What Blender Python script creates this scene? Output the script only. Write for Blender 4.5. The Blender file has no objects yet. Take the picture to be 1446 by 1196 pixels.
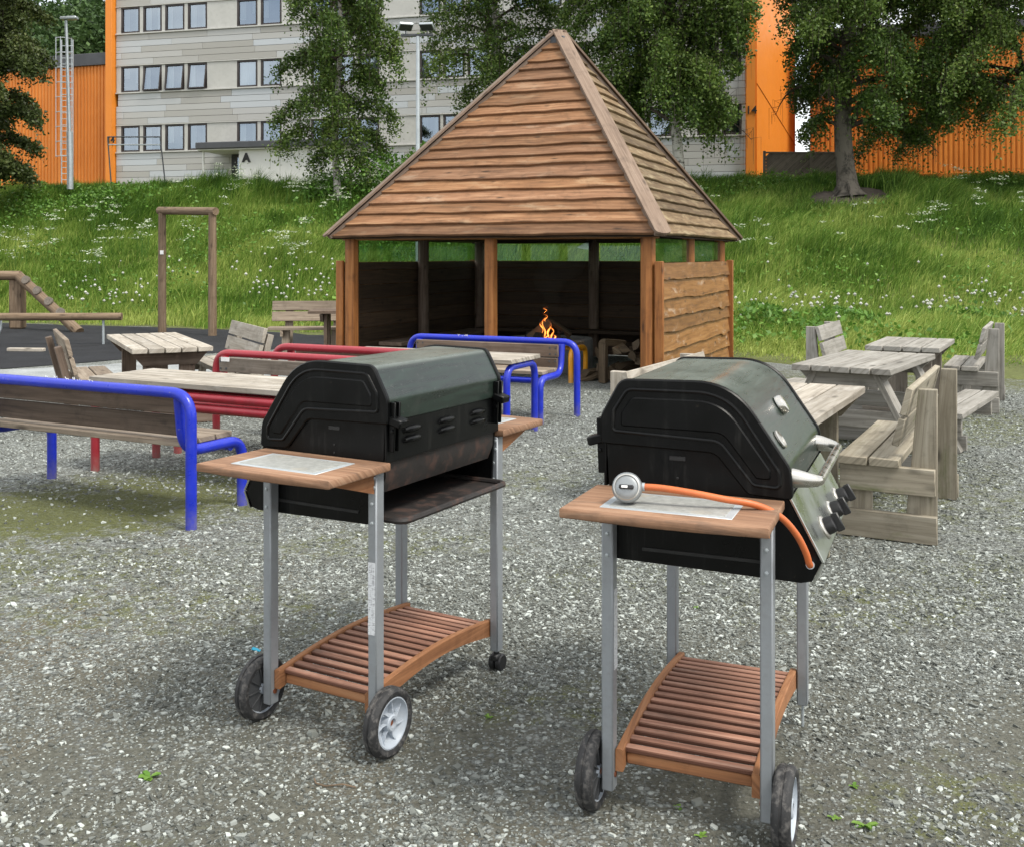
import bpy, bmesh, math, random
import numpy as np
from mathutils import Vector, Matrix, noise as mnoise
R = math.radians
rnd = random.Random(11)
S = bpy.context.scene
COL = S.collection

# ------------------------------------------------------------------ camera, world, sun, exposure
F, Y0, CAMH = 1470.0, 362.0, 1.55
cam = bpy.data.cameras.new('camera'); camo = bpy.data.objects.new('camera', cam); COL.objects.link(camo)
camo.location = (0, 0, CAMH); camo.rotation_euler = (R(90), 0, 0)
cam.sensor_fit = 'HORIZONTAL'; cam.sensor_width = 36; cam.lens = 36*F/1446
cam.shift_y = (Y0-598)/1446; cam.clip_start = .05; cam.clip_end = 1500
S.camera = camo
SUN_EL, SUN_AZ = 56, 128          # azimuth measured clockwise from +Y (the view direction)
w = bpy.data.worlds.new('World'); S.world = w; w.use_nodes = True
wn = w.node_tree; bg = wn.nodes['Background']
sky = wn.nodes.new('ShaderNodeTexSky'); sky.sky_type = 'NISHITA'; sky.sun_disc = False
sky.sun_elevation = R(SUN_EL); sky.sun_rotation = R(SUN_AZ); sky.air_density = 1; sky.dust_density = 1.5
tc = wn.nodes.new('ShaderNodeTexCoord')
mp = wn.nodes.new('ShaderNodeMapping'); mp.inputs['Scale'].default_value = (1.5, 1.5, 3.5)
nz = wn.nodes.new('ShaderNodeTexNoise'); nz.inputs['Scale'].default_value = 2.2; nz.inputs['Detail'].default_value = 7
nz.inputs['Roughness'].default_value = .58
cr = wn.nodes.new('ShaderNodeValToRGB'); cr.color_ramp.elements[0].position = .3; cr.color_ramp.elements[1].position = .56
cr.color_ramp.elements[0].color = (.45, .45, .45, 1)
cl = wn.nodes.new('ShaderNodeValToRGB')
cl.color_ramp.elements[0].position = .35; cl.color_ramp.elements[0].color = (5.4, 5.6, 5.8, 1)
cl.color_ramp.elements[1].position = .75; cl.color_ramp.elements[1].color = (9.3, 9.15, 8.7, 1)
mx = wn.nodes.new('ShaderNodeMix'); mx.data_type = 'RGBA'
wn.links.new(tc.outputs['Generated'], mp.inputs['Vector']); wn.links.new(mp.outputs[0], nz.inputs['Vector'])
wn.links.new(nz.outputs[0], cr.inputs[0]); wn.links.new(nz.outputs[0], cl.inputs[0])
wn.links.new(cr.outputs[0], mx.inputs[0]); wn.links.new(sky.outputs[0], mx.inputs[6]); wn.links.new(cl.outputs[0], mx.inputs[7])
wn.links.new(mx.outputs[2], bg.inputs['Color']); bg.inputs['Strength'].default_value = .112
sl = bpy.data.lights.new('sun', 'SUN'); slo = bpy.data.objects.new('sun', sl); COL.objects.link(slo)
sl.energy = 1.7; sl.angle = R(17); sl.color = (1, .95, .86)
a = R(SUN_AZ); d = Vector((math.sin(a)*math.cos(R(SUN_EL)), math.cos(a)*math.cos(R(SUN_EL)), math.sin(R(SUN_EL))))
slo.rotation_euler = (-d).to_track_quat('-Z', 'Y').to_euler()
S.view_settings.view_transform = 'Standard'; S.view_settings.look = 'None'
S.view_settings.exposure = 1.13; S.view_settings.gamma = 1.0

# ------------------------------------------------------------------ node helpers and materials
def newmat(name):
    m = bpy.data.materials.new(name); m.use_nodes = True
    nt = m.node_tree; return m, nt, nt.nodes['Principled BSDF']
def setin(nt, sock, v):
    if v is None: return
    if hasattr(v, 'is_output'): nt.links.new(v, sock)
    elif isinstance(v, (tuple, list)):
        v = tuple(v)
        if len(sock.default_value) == 4 and len(v) == 3: v = v+(1,)
        sock.default_value = v
    else: sock.default_value = v
def node(nt, typ, **k):
    n = nt.nodes.new(typ)
    for a, v in k.items():
        if a.startswith('in_'):
            kk = a[3:]; setin(nt, n.inputs[int(kk) if kk.isdigit() else kk], v)
        else: setattr(n, a, v)
    return n
def uvs(nt, sx=1, sy=1, sz=1, kind='UV'):
    if kind == 'POS': o = node(nt, 'ShaderNodeNewGeometry').outputs['Position']
    else: o = node(nt, 'ShaderNodeTexCoord').outputs[kind]
    m = node(nt, 'ShaderNodeMapping'); nt.links.new(o, m.inputs[0]); m.inputs['Scale'].default_value = (sx, sy, sz)
    return m.outputs[0]
def noise(nt, vec, scale=5, detail=4, rough=.6, dist=0):
    n = node(nt, 'ShaderNodeTexNoise', in_Scale=scale, in_Detail=detail, in_Roughness=rough, in_Distortion=dist)
    nt.links.new(vec, n.inputs['Vector']); return n.outputs[0]
def voro(nt, vec, scale, feature='F1', out=0, rand=1):
    n = node(nt, 'ShaderNodeTexVoronoi', feature=feature, in_Scale=scale, in_Randomness=rand)
    nt.links.new(vec, n.inputs['Vector']); return n.outputs[out]
def ramp(nt, fac, stops, interp='LINEAR'):
    n = node(nt, 'ShaderNodeValToRGB'); e = n.color_ramp; e.interpolation = interp
    while len(e.elements) < len(stops): e.elements.new(.5)
    for el, (p, c) in zip(e.elements, stops):
        el.position = p
        if not isinstance(c, (tuple, list)): c = (c, c, c)
        el.color = tuple(c)+(1,)
    nt.links.new(fac, n.inputs[0]); return n.outputs[0]
def mix(nt, fac, a, b, mode='MIX'):
    n = node(nt, 'ShaderNodeMix', data_type='RGBA', blend_type=mode)
    setin(nt, n.inputs[0], fac); setin(nt, n.inputs[6], a); setin(nt, n.inputs[7], b); return n.outputs[2]
def mth(nt, op, a, b=None, c=None):
    n = node(nt, 'ShaderNodeMath', operation=op); setin(nt, n.inputs[0], a); setin(nt, n.inputs[1], b); setin(nt, n.inputs[2], c)
    return n.outputs[0]
def mapr(nt, v, a, b, c, d):
    n = node(nt, 'ShaderNodeMapRange'); setin(nt, n.inputs[0], v)
    for i, x in enumerate((a, b, c, d)): n.inputs[i+1].default_value = x
    return n.outputs[0]
def bump(nt, bs, h, strength=.4, dist=.01):
    n = node(nt, 'ShaderNodeBump', in_Strength=strength, in_Distance=dist); nt.links.new(h, n.inputs['Height'])
    nt.links.new(n.outputs[0], bs.inputs['Normal'])
def tint(nt): return node(nt, 'ShaderNodeAttribute', attribute_name='tint').outputs['Fac']
def scalecol(nt, col, fac):
    n = node(nt, 'ShaderNodeVectorMath', operation='SCALE'); setin(nt, n.inputs[0], col); setin(nt, n.inputs['Scale'], fac)
    return n.outputs[0]

def wood(name, dark, mid, light, rough=.72, tintamt=.25, knots=True, wear=None, wearpos=(.5, .7), wearscale=2.2, fine=1.0, bmp=.35, spec=.3, soft=(.3,.72), side_shade=None, hue=None):
    m, nt, bs = newmat(name)
    v1 = uvs(nt, 1.1, 26*fine, 1); v2 = uvs(nt, .55, 7*fine, 1); v0 = uvs(nt, 1, 1, 1)
    g = noise(nt, v1, 1.6, 6, .65, .6); g2 = noise(nt, v2, 2.1, 3, .5, 1.2)
    f = mth(nt, 'ADD', mth(nt, 'MULTIPLY', g, .62), mth(nt, 'MULTIPLY', g2, .38))
    c = ramp(nt, f, [(soft[0], dark), (.5, mid), (soft[1], light)])
    if knots:
        k = voro(nt, uvs(nt, 2.3, 7.5, 1), 1.0)
        kf = ramp(nt, k, [(.07, 1), (.19, 0)])
        kr = noise(nt, v0, 3.1, 1)
        c = mix(nt, mth(nt, 'MULTIPLY', kf, mapr(nt, kr, .43, .53, 0, .85)), c, tuple(x*.45 for x in dark))
    if wear:
        wf = noise(nt, uvs(nt, 1, 3.2, 1), wearscale, 5, .65, .4)
        c = mix(nt, mapr(nt, wf, wearpos[0], wearpos[1], 0, .85), c, wear)
    dirt = noise(nt, v0, 6, 5, .7)
    c = mix(nt, mapr(nt, dirt, .52, .72, 0, .45), c, tuple(x*.55 for x in dark))
    if hue:
        hf = mth(nt, 'FRACT', mth(nt, 'MULTIPLY', tint(nt), 7.31)); c = mix(nt, 1, c, mix(nt, hf, (1, 1, 1), hue), 'MULTIPLY')
    if side_shade:
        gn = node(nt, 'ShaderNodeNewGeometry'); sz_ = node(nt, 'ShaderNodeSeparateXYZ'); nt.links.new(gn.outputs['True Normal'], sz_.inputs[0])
        c = mix(nt, mapr(nt, sz_.outputs[2], .55, .9, 1, 0), c, side_shade)  # faces not looking up take this darker colour: shading painted by normal
    c = scalecol(nt, c, mapr(nt, tint(nt), 0, 1, 1-tintamt, 1+tintamt))
    setin(nt, bs.inputs['Base Color'], c); bs.inputs['Roughness'].default_value = rough
    bs.inputs['Specular IOR Level'].default_value = spec
    bump(nt, bs, f, bmp, .004); return m
def paint(name, col, rough=.4, metal=0, coat=0, var=.12, scale=14, dirt=None, dirtamt=.35, bmp=.05, spec=.5):
    m, nt, bs = newmat(name); v = uvs(nt, 1, 1, 1, 'Object')
    n = noise(nt, v, scale, 6, .65); n2 = noise(nt, v, scale*.23, 4, .6)
    c = scalecol(nt, col, mapr(nt, n2, .3, .7, 1-var, 1+var))
    if dirt: c = mix(nt, mapr(nt, n, .5, .72, 0, dirtamt), c, dirt)
    setin(nt, bs.inputs['Base Color'], c)
    setin(nt, bs.inputs['Roughness'], mapr(nt, n, .3, .7, max(rough-.1, .03), rough+.14))
    bs.inputs['Metallic'].default_value = metal; bs.inputs['Coat Weight'].default_value = coat; bs.inputs['Coat Roughness'].default_value = .12
    bs.inputs['Specular IOR Level'].default_value = spec
    bump(nt, bs, n, bmp, .003); return m

M = {}
M['wood_grey'] = wood('weathered_grey_wood', (.17, .145, .115), (.33, .295, .245), (.47, .435, .38), wear=(.52, .49, .44), wearpos=(.52, .72), tintamt=.16)
M['wood_tan'] = wood('weathered_tan_wood', (.13, .11, .08), (.255, .225, .17), (.37, .34, .275), wear=(.10, .115, .04), wearpos=(.57, .74), tintamt=.2)
M['wood_silver'] = wood('silver_grey_wood', (.125, .115, .096), (.265, .25, .222), (.39, .375, .345), wear=(.15, .135, .11), wearpos=(.56, .75), tintamt=.12)
M['wood_darkgrey'] = wood('dark_grey_wood', (.075, .063, .05), (.15, .128, .105), (.235, .21, .18), tintamt=.2)
M['wood_brown'] = wood('aged_brown_wood', (.065, .043, .03), (.135, .097, .072), (.21, .165, .13), tintamt=.22)
M['wood_brownlight'] = wood('aged_grey_brown_wood', (.125, .095, .07), (.235, .188, .142), (.37, .315, .25), tintamt=.18)
M['wood_bench'] = wood('stained_bench_wood', (.035, .024, .017), (.078, .055, .04), (.13, .098, .076), tintamt=.16)
M['wood_roof'] = wood('red_brown_roof_boards', (.058, .033, .018), (.20, .102, .054), (.33, .20, .12), hue=(.95, .90, .76), tintamt=.34, wear=(.36, .27, .19), wearpos=(.56, .82), wearscale=1.6, fine=.8, bmp=.5)
M['wood_roof_side'] = wood('lichen_olive_roof_boards', (.055, .038, .02), (.15, .102, .055), (.25, .18, .105), hue=(.9, .85, .8), tintamt=.32, wear=(.36, .30, .19), wearpos=(.5, .75), fine=.8, bmp=.5)
M['wood_hip'] = wood('grey_brown_trim_boards', (.095, .064, .045), (.185, .13, .094), (.265, .20, .15), tintamt=.1)
M['wood_post'] = wood('orange_brown_posts', (.12, .042, .012), (.28, .108, .03), (.39, .175, .055), tintamt=.12, fine=.7, rough=.55)
M['wood_panel'] = wood('orange_brown_cladding', (.095, .042, .013), (.21, .098, .030), (.31, .165, .062), tintamt=.25, wear=(.5, .41, .33), wearpos=(.58, .8), wearscale=3.0, fine=.7, rough=.5)
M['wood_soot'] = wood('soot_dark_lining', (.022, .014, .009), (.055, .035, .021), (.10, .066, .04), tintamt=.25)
M['wood_teak'] = wood('teak_slats', (.13, .06, .042), (.30, .15, .10), (.44, .28, .21), side_shade=(.115, .05, .032), tintamt=.26, knots=False, wear=(.10, .07, .055), wearpos=(.53, .70), fine=1.6)  # slat sides darker than tops: dark stain plus painted shade of top light
M['wood_rail'] = wood('orange_teak_rail', (.14, .058, .027), (.28, .125, .055), (.39, .205, .105), tintamt=.05, knots=False, fine=1.6)
M['wood_shelf'] = wood('worn_teak_shelf', (.11, .06, .035), (.265, .148, .088), (.41, .27, .178), tintamt=.1, knots=False, wear=(.12, .08, .058), wearpos=(.54, .72), wearscale=5, fine=1.6)
M['wood_log'] = wood('round_log_wood', (.075, .05, .032), (.18, .125, .08), (.28, .215, .15), tintamt=.12)
M['wood_fire'] = wood('split_firewood', (.04, .028, .017), (.10, .072, .044), (.17, .128, .082), tintamt=.25)
def pipepaint(name, col, chip):
    m, nt, bs = newmat(name); v = uvs(nt, 1, 1, 1, 'Object'); n = noise(nt, v, 7, 5, .7); n2 = noise(nt, v, 46, 4, .6); n3 = noise(nt, v, 17, 5, .75)
    c = scalecol(nt, col, mapr(nt, n, .3, .7, .82, 1.15))
    c = mix(nt, mapr(nt, n3, .5, .75, 0, .4), c, tuple(x*.6+.03 for x in col))
    cf = mth(nt, 'MULTIPLY', mapr(nt, n2, .66, .70, 0, 1), mapr(nt, n, .48, .6, 0, 1)); c = mix(nt, mth(nt, 'MULTIPLY', cf, .8), c, chip)
    sp = node(nt, 'ShaderNodeSeparateXYZ'); nt.links.new(v, sp.inputs[0])
    du = mth(nt, 'MULTIPLY', mapr(nt, sp.outputs[2], .0, .16, .55, 0), mapr(nt, n3, .35, .6, .2, 1)); c = mix(nt, du, c, (.20, .18, .15))
    setin(nt, bs.inputs['Base Color'], c); setin(nt, bs.inputs['Roughness'], mapr(nt, n3, .3, .7, .24, .5)); bs.inputs['Coat Weight'].default_value = .15
    bump(nt, bs, n3, .06, .003); return m
M['blue'] = pipepaint('blue_pipe_paint', (.006, .022, .42), (.18, .17, .2)); M['red'] = pipepaint('red_pipe_paint', (.30, .018, .03), (.3, .2, .18)); M['yellow'] = pipepaint('yellow_pipe_paint', (.75, .33, .01), (.4, .3, .2))
M['black'] = paint('black_grill_enamel', (.0025, .0027, .003), .36, 0, 0, .3, 60, (.016, .014, .012), .15, .05, .16)
def mk_black():
    m, nt, bs = newmat('black_grill_enamel'); v = uvs(nt, 1, 1, 1, 'Object'); n = noise(nt, v, 55, 5, .65); st = noise(nt, uvs(nt, 30, 30, 2.2, 'Object'), 1.6, 5, .65); n3 = noise(nt, v, 6, 4, .6)
    c = mix(nt, mth(nt, 'MULTIPLY', mapr(nt, st, .52, .72, 0, .75), mapr(nt, n3, .45, .62, 0, 1)), (.0025, .0028, .003), (.026, .026, .024)); c = mix(nt, mapr(nt, n, .66, .74, 0, .35), c, (.04, .033, .026))
    setin(nt, bs.inputs['Base Color'], c); setin(nt, bs.inputs['Roughness'], mapr(nt, n3, .3, .7, .26, .44)); bs.inputs['Specular IOR Level'].default_value = .2; bump(nt, bs, n, .04, .002); return m
M['black'] = mk_black()
M['lid'] = None
M['fire_iron'] = paint('burnt_iron', (.02, .017, .016), .6, 0, 0, .4, 18, (.10, .05, .035), .7, .3)
M['leg_metal'] = paint('silver_leg_paint', (.28, .30, .32), .42, .35, 0, .08, 30, (.2, .2, .19), .35)
M['chrome'] = paint('worn_chrome', (.55, .53, .49), .26, 1, 0, .05, 12, (.36, .32, .26), .3, .0)
M['steel'] = paint('brushed_steel_panel', (.44, .46, .43), .3, 1, 0, .08, 7, (.28, .29, .26), .35, .0)
M['knob'] = paint('black_knob_plastic', (.012, .012, .013), .4)
M['hub'] = paint('grey_hub_plastic', (.36, .40, .45), .42, 0, 0, .06, 25, (.25, .25, .25), .3)
M['tyre'] = paint('dusty_black_tyre', (.02, .02, .021), .7, 0, 0, .2, 45, (.17, .16, .15), .75, .4)
M['rust'] = paint('rusty_bolt', (.22, .07, .03), .6, .4)
M['hose'] = paint('orange_rubber_hose', (.52, .13, .035), .5, 0, 0, .1, 30, (.3, .1, .05), .4)
M['white'] = paint('white_plastic', (.75, .75, .74), .5)
M['galv'] = paint('galvanised_steel', (.42, .46, .48), .42, .5, 0, .1, 18)
M['darksteel'] = paint('dark_steel', (.07, .075, .08), .5, .4)
def mk_orange():
    m, nt, bs = newmat('orange_metal_cladding'); v = uvs(nt, 1, 1, 1, 'Object'); n = noise(nt, uvs(nt, 2.2, 2.2, .16, 'Object'), 1.5, 5, .65); n2 = noise(nt, v, .35, 4, .6); n3 = noise(nt, uvs(nt, 9, 9, .5, 'Object'), 1.2, 3)
    c = mix(nt, mapr(nt, n2, .35, .65, 0, 1), (.56, .165, .016), (.68, .225, .03)); c = mix(nt, mapr(nt, n, .5, .72, 0, .5), c, (.40, .12, .02)); c = mix(nt, mapr(nt, n3, .6, .75, 0, .3), c, (.70, .30, .09))
    setin(nt, bs.inputs['Base Color'], c); bs.inputs['Roughness'].default_value = .55; return m
M['orange'] = mk_orange()
M['orange_flat'] = paint('orange_render', (.70, .22, .02), .55, 0, 0, .04, 3)
M['roof_dark'] = paint('dark_flashing', (.055, .058, .065), .5)
M['concrete_panel'] = paint('pale_concrete_panel', (.46, .455, .43), .85, 0, 0, .06, 6, (.34, .33, .31), .35)
M['white_wall'] = paint('white_rendered_wall', (.62, .62, .6), .85, 0, 0, .05, 6)
M['frame_dark'] = paint('dark_window_frame', (.028, .02, .018), .5)
M['blackflat'] = paint('black_letters', (.01, .01, .01), .6)
M['room'] = paint('dim_room', (.05, .05, .055), .9)
M['dirt'] = paint('bare_dark_soil', (.075, .06, .047), .95, 0, 0, .25, 6, (.04, .03, .025), .6, .6)
M['regmetal'] = paint('regulator_grey_metal', (.30, .315, .32), .4, .75)
M['hubdark'] = paint('dark_grey_hub_back', (.05, .052, .055), .6)
M['twig'] = paint('dark_twig', (.06, .045, .034), .85)
M['cyan'] = paint('cyan_plastic', (.02, .4, .6), .5)

def tintmat(name, c0, c1, c2, rough=.85, spec=.3, transl=0, var=True):
    m, nt, bs = newmat(name)
    c = ramp(nt, tint(nt), [(0, c0), (.5, c1), (1, c2)])
    setin(nt, bs.inputs['Base Color'], c); bs.inputs['Roughness'].default_value = rough
    bs.inputs['Specular IOR Level'].default_value = spec
    if transl:
        t = node(nt, 'ShaderNodeBsdfTranslucent'); nt.links.new(c, t.inputs[0])
        x = node(nt, 'ShaderNodeMixShader'); x.inputs[0].default_value = transl
        nt.links.new(bs.outputs[0], x.inputs[1]); nt.links.new(t.outputs[0], x.inputs[2])
        nt.links.new(x.outputs[0], nt.nodes['Material Output'].inputs['Surface'])
    return m
M['grass'] = tintmat('meadow_grass', (.045, .11, .013), (.145, .26, .034), (.40, .47, .12), .6, .25, .3)
M['weed'] = tintmat('broad_weed_leaf', (.06, .14, .02), (.12, .25, .035), (.22, .36, .07), .5, .3, .3)
M['leaf_birch'] = tintmat('birch_leaf', (.036, .076, .013), (.092, .155, .028), (.23, .305, .075), .5, .35, .3)
M['leaf_dark'] = tintmat('dark_leaf', (.034, .050, .013), (.068, .095, .024), (.14, .16, .05), .5, .3, .25)
M['leaf_far'] = tintmat('far_forest_leaf', (.025, .05, .015), (.05, .095, .028), (.09, .15, .045), .6, .25, .2)
M['flower'] = tintmat('white_umbels', (.34, .42, .24), (.5, .56, .4), (.66, .7, .58), .8, .2, .3)
M['seed'] = tintmat('dandelion_clock_fluff', (.4, .42, .36), (.55, .56, .5), (.7, .7, .65), .9, .1, .3)
M['stone'] = tintmat('crushed_stone', (.075, .078, .068), (.235, .25, .23), (.54, .575, .54), .8, .3)
M['clad'] = tintmat('grey_wood_cladding', (.35, .34, .315), (.43, .425, .41), (.47, .50, .53), .8, .25)
M['curtain'] = tintmat('curtain_cloth', (.12, .13, .14), (.38, .39, .38), (.56, .56, .53), .9, .1)

def mk_lid():
    m, nt, bs = newmat('dark_green_lid_enamel'); v = uvs(nt, 1, 1, 1, 'Object')
    st = noise(nt, uvs(nt, 22, 2.2, 22, 'Object'), 2.2, 5, .6, .6); n = noise(nt, v, 70, 4, .6); n3 = noise(nt, v, 5, 4, .6)
    c = mix(nt, mapr(nt, st, .42, .68, 0, .5), (.008, .014, .011), (.020, .044, .032))
    c = mix(nt, mapr(nt, n3, .52, .7, 0, .35), c, (.06, .065, .058))
    c = mix(nt, mapr(nt, n, .62, .7, 0, .35), c, (.09, .09, .085))
    gn = node(nt, 'ShaderNodeNewGeometry'); sp = node(nt, 'ShaderNodeSeparateXYZ'); nt.links.new(gn.outputs['Normal'], sp.inputs[0])
    du = mth(nt, 'MULTIPLY', mapr(nt, sp.outputs[2], .62, .97, 0, .7), mapr(nt, n3, .35, .62, .6, 1))
    c = mix(nt, du, c, (.19, .215, .19))
    setin(nt, bs.inputs['Base Color'], c); setin(nt, bs.inputs['Roughness'], mapr(nt, st, .3, .7, .24, .38))
    bs.inputs['Specular IOR Level'].default_value = .45; bs.inputs['Coat Weight'].default_value = .14; bs.inputs['Coat Roughness'].default_value = .18
    bump(nt, bs, n, .03, .002); return m
M['lid'] = mk_lid()
def mk_inlay():
    m, nt, bs = newmat('grey_laminate_inlay'); v = uvs(nt, 1, 1, 1, 'Object')
    n = noise(nt, v, 60, 5, .6); n2 = noise(nt, v, 9, 5, .65)
    c = mix(nt, mapr(nt, n, .35, .7, 0, 1), (.25, .255, .24), (.36, .365, .345))
    c = mix(nt, mapr(nt, n2, .55, .72, 0, .6), c, (.36, .30, .21))
    setin(nt, bs.inputs['Base Color'], c); bs.inputs['Roughness'].default_value = .5; return m
M['inlay'] = mk_inlay()
M['inlay_edge'] = paint('pale_metal_edge', (.48, .52, .54), .45, .4)
def mk_sticker():
    m, nt, bs = newmat('worn_paper_label'); v = uvs(nt, 1, 1, 1, 'UV')
    n = noise(nt, uvs(nt, 260, 60, 1), 1, 2); l = noise(nt, uvs(nt, 30, 400, 1), 1, 2)
    c = mix(nt, mapr(nt, mth(nt, 'MULTIPLY', n, l), .26, .33, 0, .75), (.62, .64, .66), (.2, .2, .22))
    setin(nt, bs.inputs['Base Color'], c); bs.inputs['Roughness'].default_value = .6; return m
M['sticker'] = mk_sticker()
def mk_glass(name, col, refl, rough=.02, top=.9):
    m, nt, bs = newmat(name); nt.nodes.remove(bs)
    t = node(nt, 'ShaderNodeBsdfTransparent'); setin(nt, t.inputs[0], col)
    g = node(nt, 'ShaderNodeBsdfGlossy', in_Roughness=rough); setin(nt, g.inputs[0], (.74, .86, 1))
    lw = node(nt, 'ShaderNodeLayerWeight', in_Blend=.35)
    x = node(nt, 'ShaderNodeMixShader'); setin(nt, x.inputs[0], mapr(nt, lw.outputs['Fresnel'], 0, 1, refl, top))
    nt.links.new(t.outputs[0], x.inputs[1]); nt.links.new(g.outputs[0], x.inputs[2])
    nt.links.new(x.outputs[0], nt.nodes['Material Output'].inputs['Surface']); return m
M['glass'] = mk_glass('window_glass', (.75, .82, .86), .27)
M['hutglass'] = mk_glass('greenish_hut_glass', (.66, .76, .68), .015, .02, .35)
def mk_concrete():
    m, nt, bs = newmat('fire_ring_concrete'); v = uvs(nt, 1, 1, 1, 'Object')
    n = noise(nt, v, 9, 7, .7); n2 = noise(nt, v, 2.5, 4, .6)
    c = mix(nt, n, (.13, .13, .125), (.30, .30, .29)); c = mix(nt, mapr(nt, n2, .55, .75, 0, .7), c, (.05, .05, .05))
    setin(nt, bs.inputs['Base Color'], c); bs.inputs['Roughness'].default_value = .9; bump(nt, bs, n, .4, .01); return m
M['concrete'] = mk_concrete()
def mk_bark(name, light, dark, sc):
    m, nt, bs = newmat(name)
    v = uvs(nt, 1, 1, sc, 'Object'); n = noise(nt, v, 4, 6, .7, .5); n2 = noise(nt, uvs(nt, 3, 3, 1, 'Object'), 1.2, 4, .7)
    f = mth(nt, 'ADD', mth(nt, 'MULTIPLY', n, .6), mth(nt, 'MULTIPLY', n2, .4))
    c = ramp(nt, f, [(.42, dark), (.52, light)]); setin(nt, bs.inputs['Base Color'], c)
    bs.inputs['Roughness'].default_value = .85; bump(nt, bs, n, .6, .02); return m
M['bark_birch'] = mk_bark('birch_bark', (.42, .40, .36), (.045, .04, .034), 2.5)
M['bark_dark'] = mk_bark('rough_grey_bark', (.12, .105, .085), (.03, .026, .02), .8)
def mk_gas(name, col, st, dens=0, emit=True):
    m = bpy.data.materials.new(name); m.use_nodes = True; nt = m.node_tree; nt.nodes.remove(nt.nodes['Principled BSDF']); o = nt.nodes['Material Output']
    if emit: e = node(nt, 'ShaderNodeEmission', in_Strength=st)
    else: e = node(nt, 'ShaderNodeVolumeScatter', in_Density=dens)
    setin(nt, e.inputs['Color'], col); nt.links.new(e.outputs[0], o.inputs['Volume']); return m
M['flame'] = mk_gas('flame_gas', (1, .20, .025), 34); M['flame_core'] = mk_gas('flame_core_gas', (1, .42, .09), 75); M['smoke'] = mk_gas('thin_smoke', (.75, .78, .82), 0, .10, False)
M['char'] = paint('charred_wood', (.02, .017, .015), .9, 0, 0, .5, 14, (.12, .11, .1), .5, .5)

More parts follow.
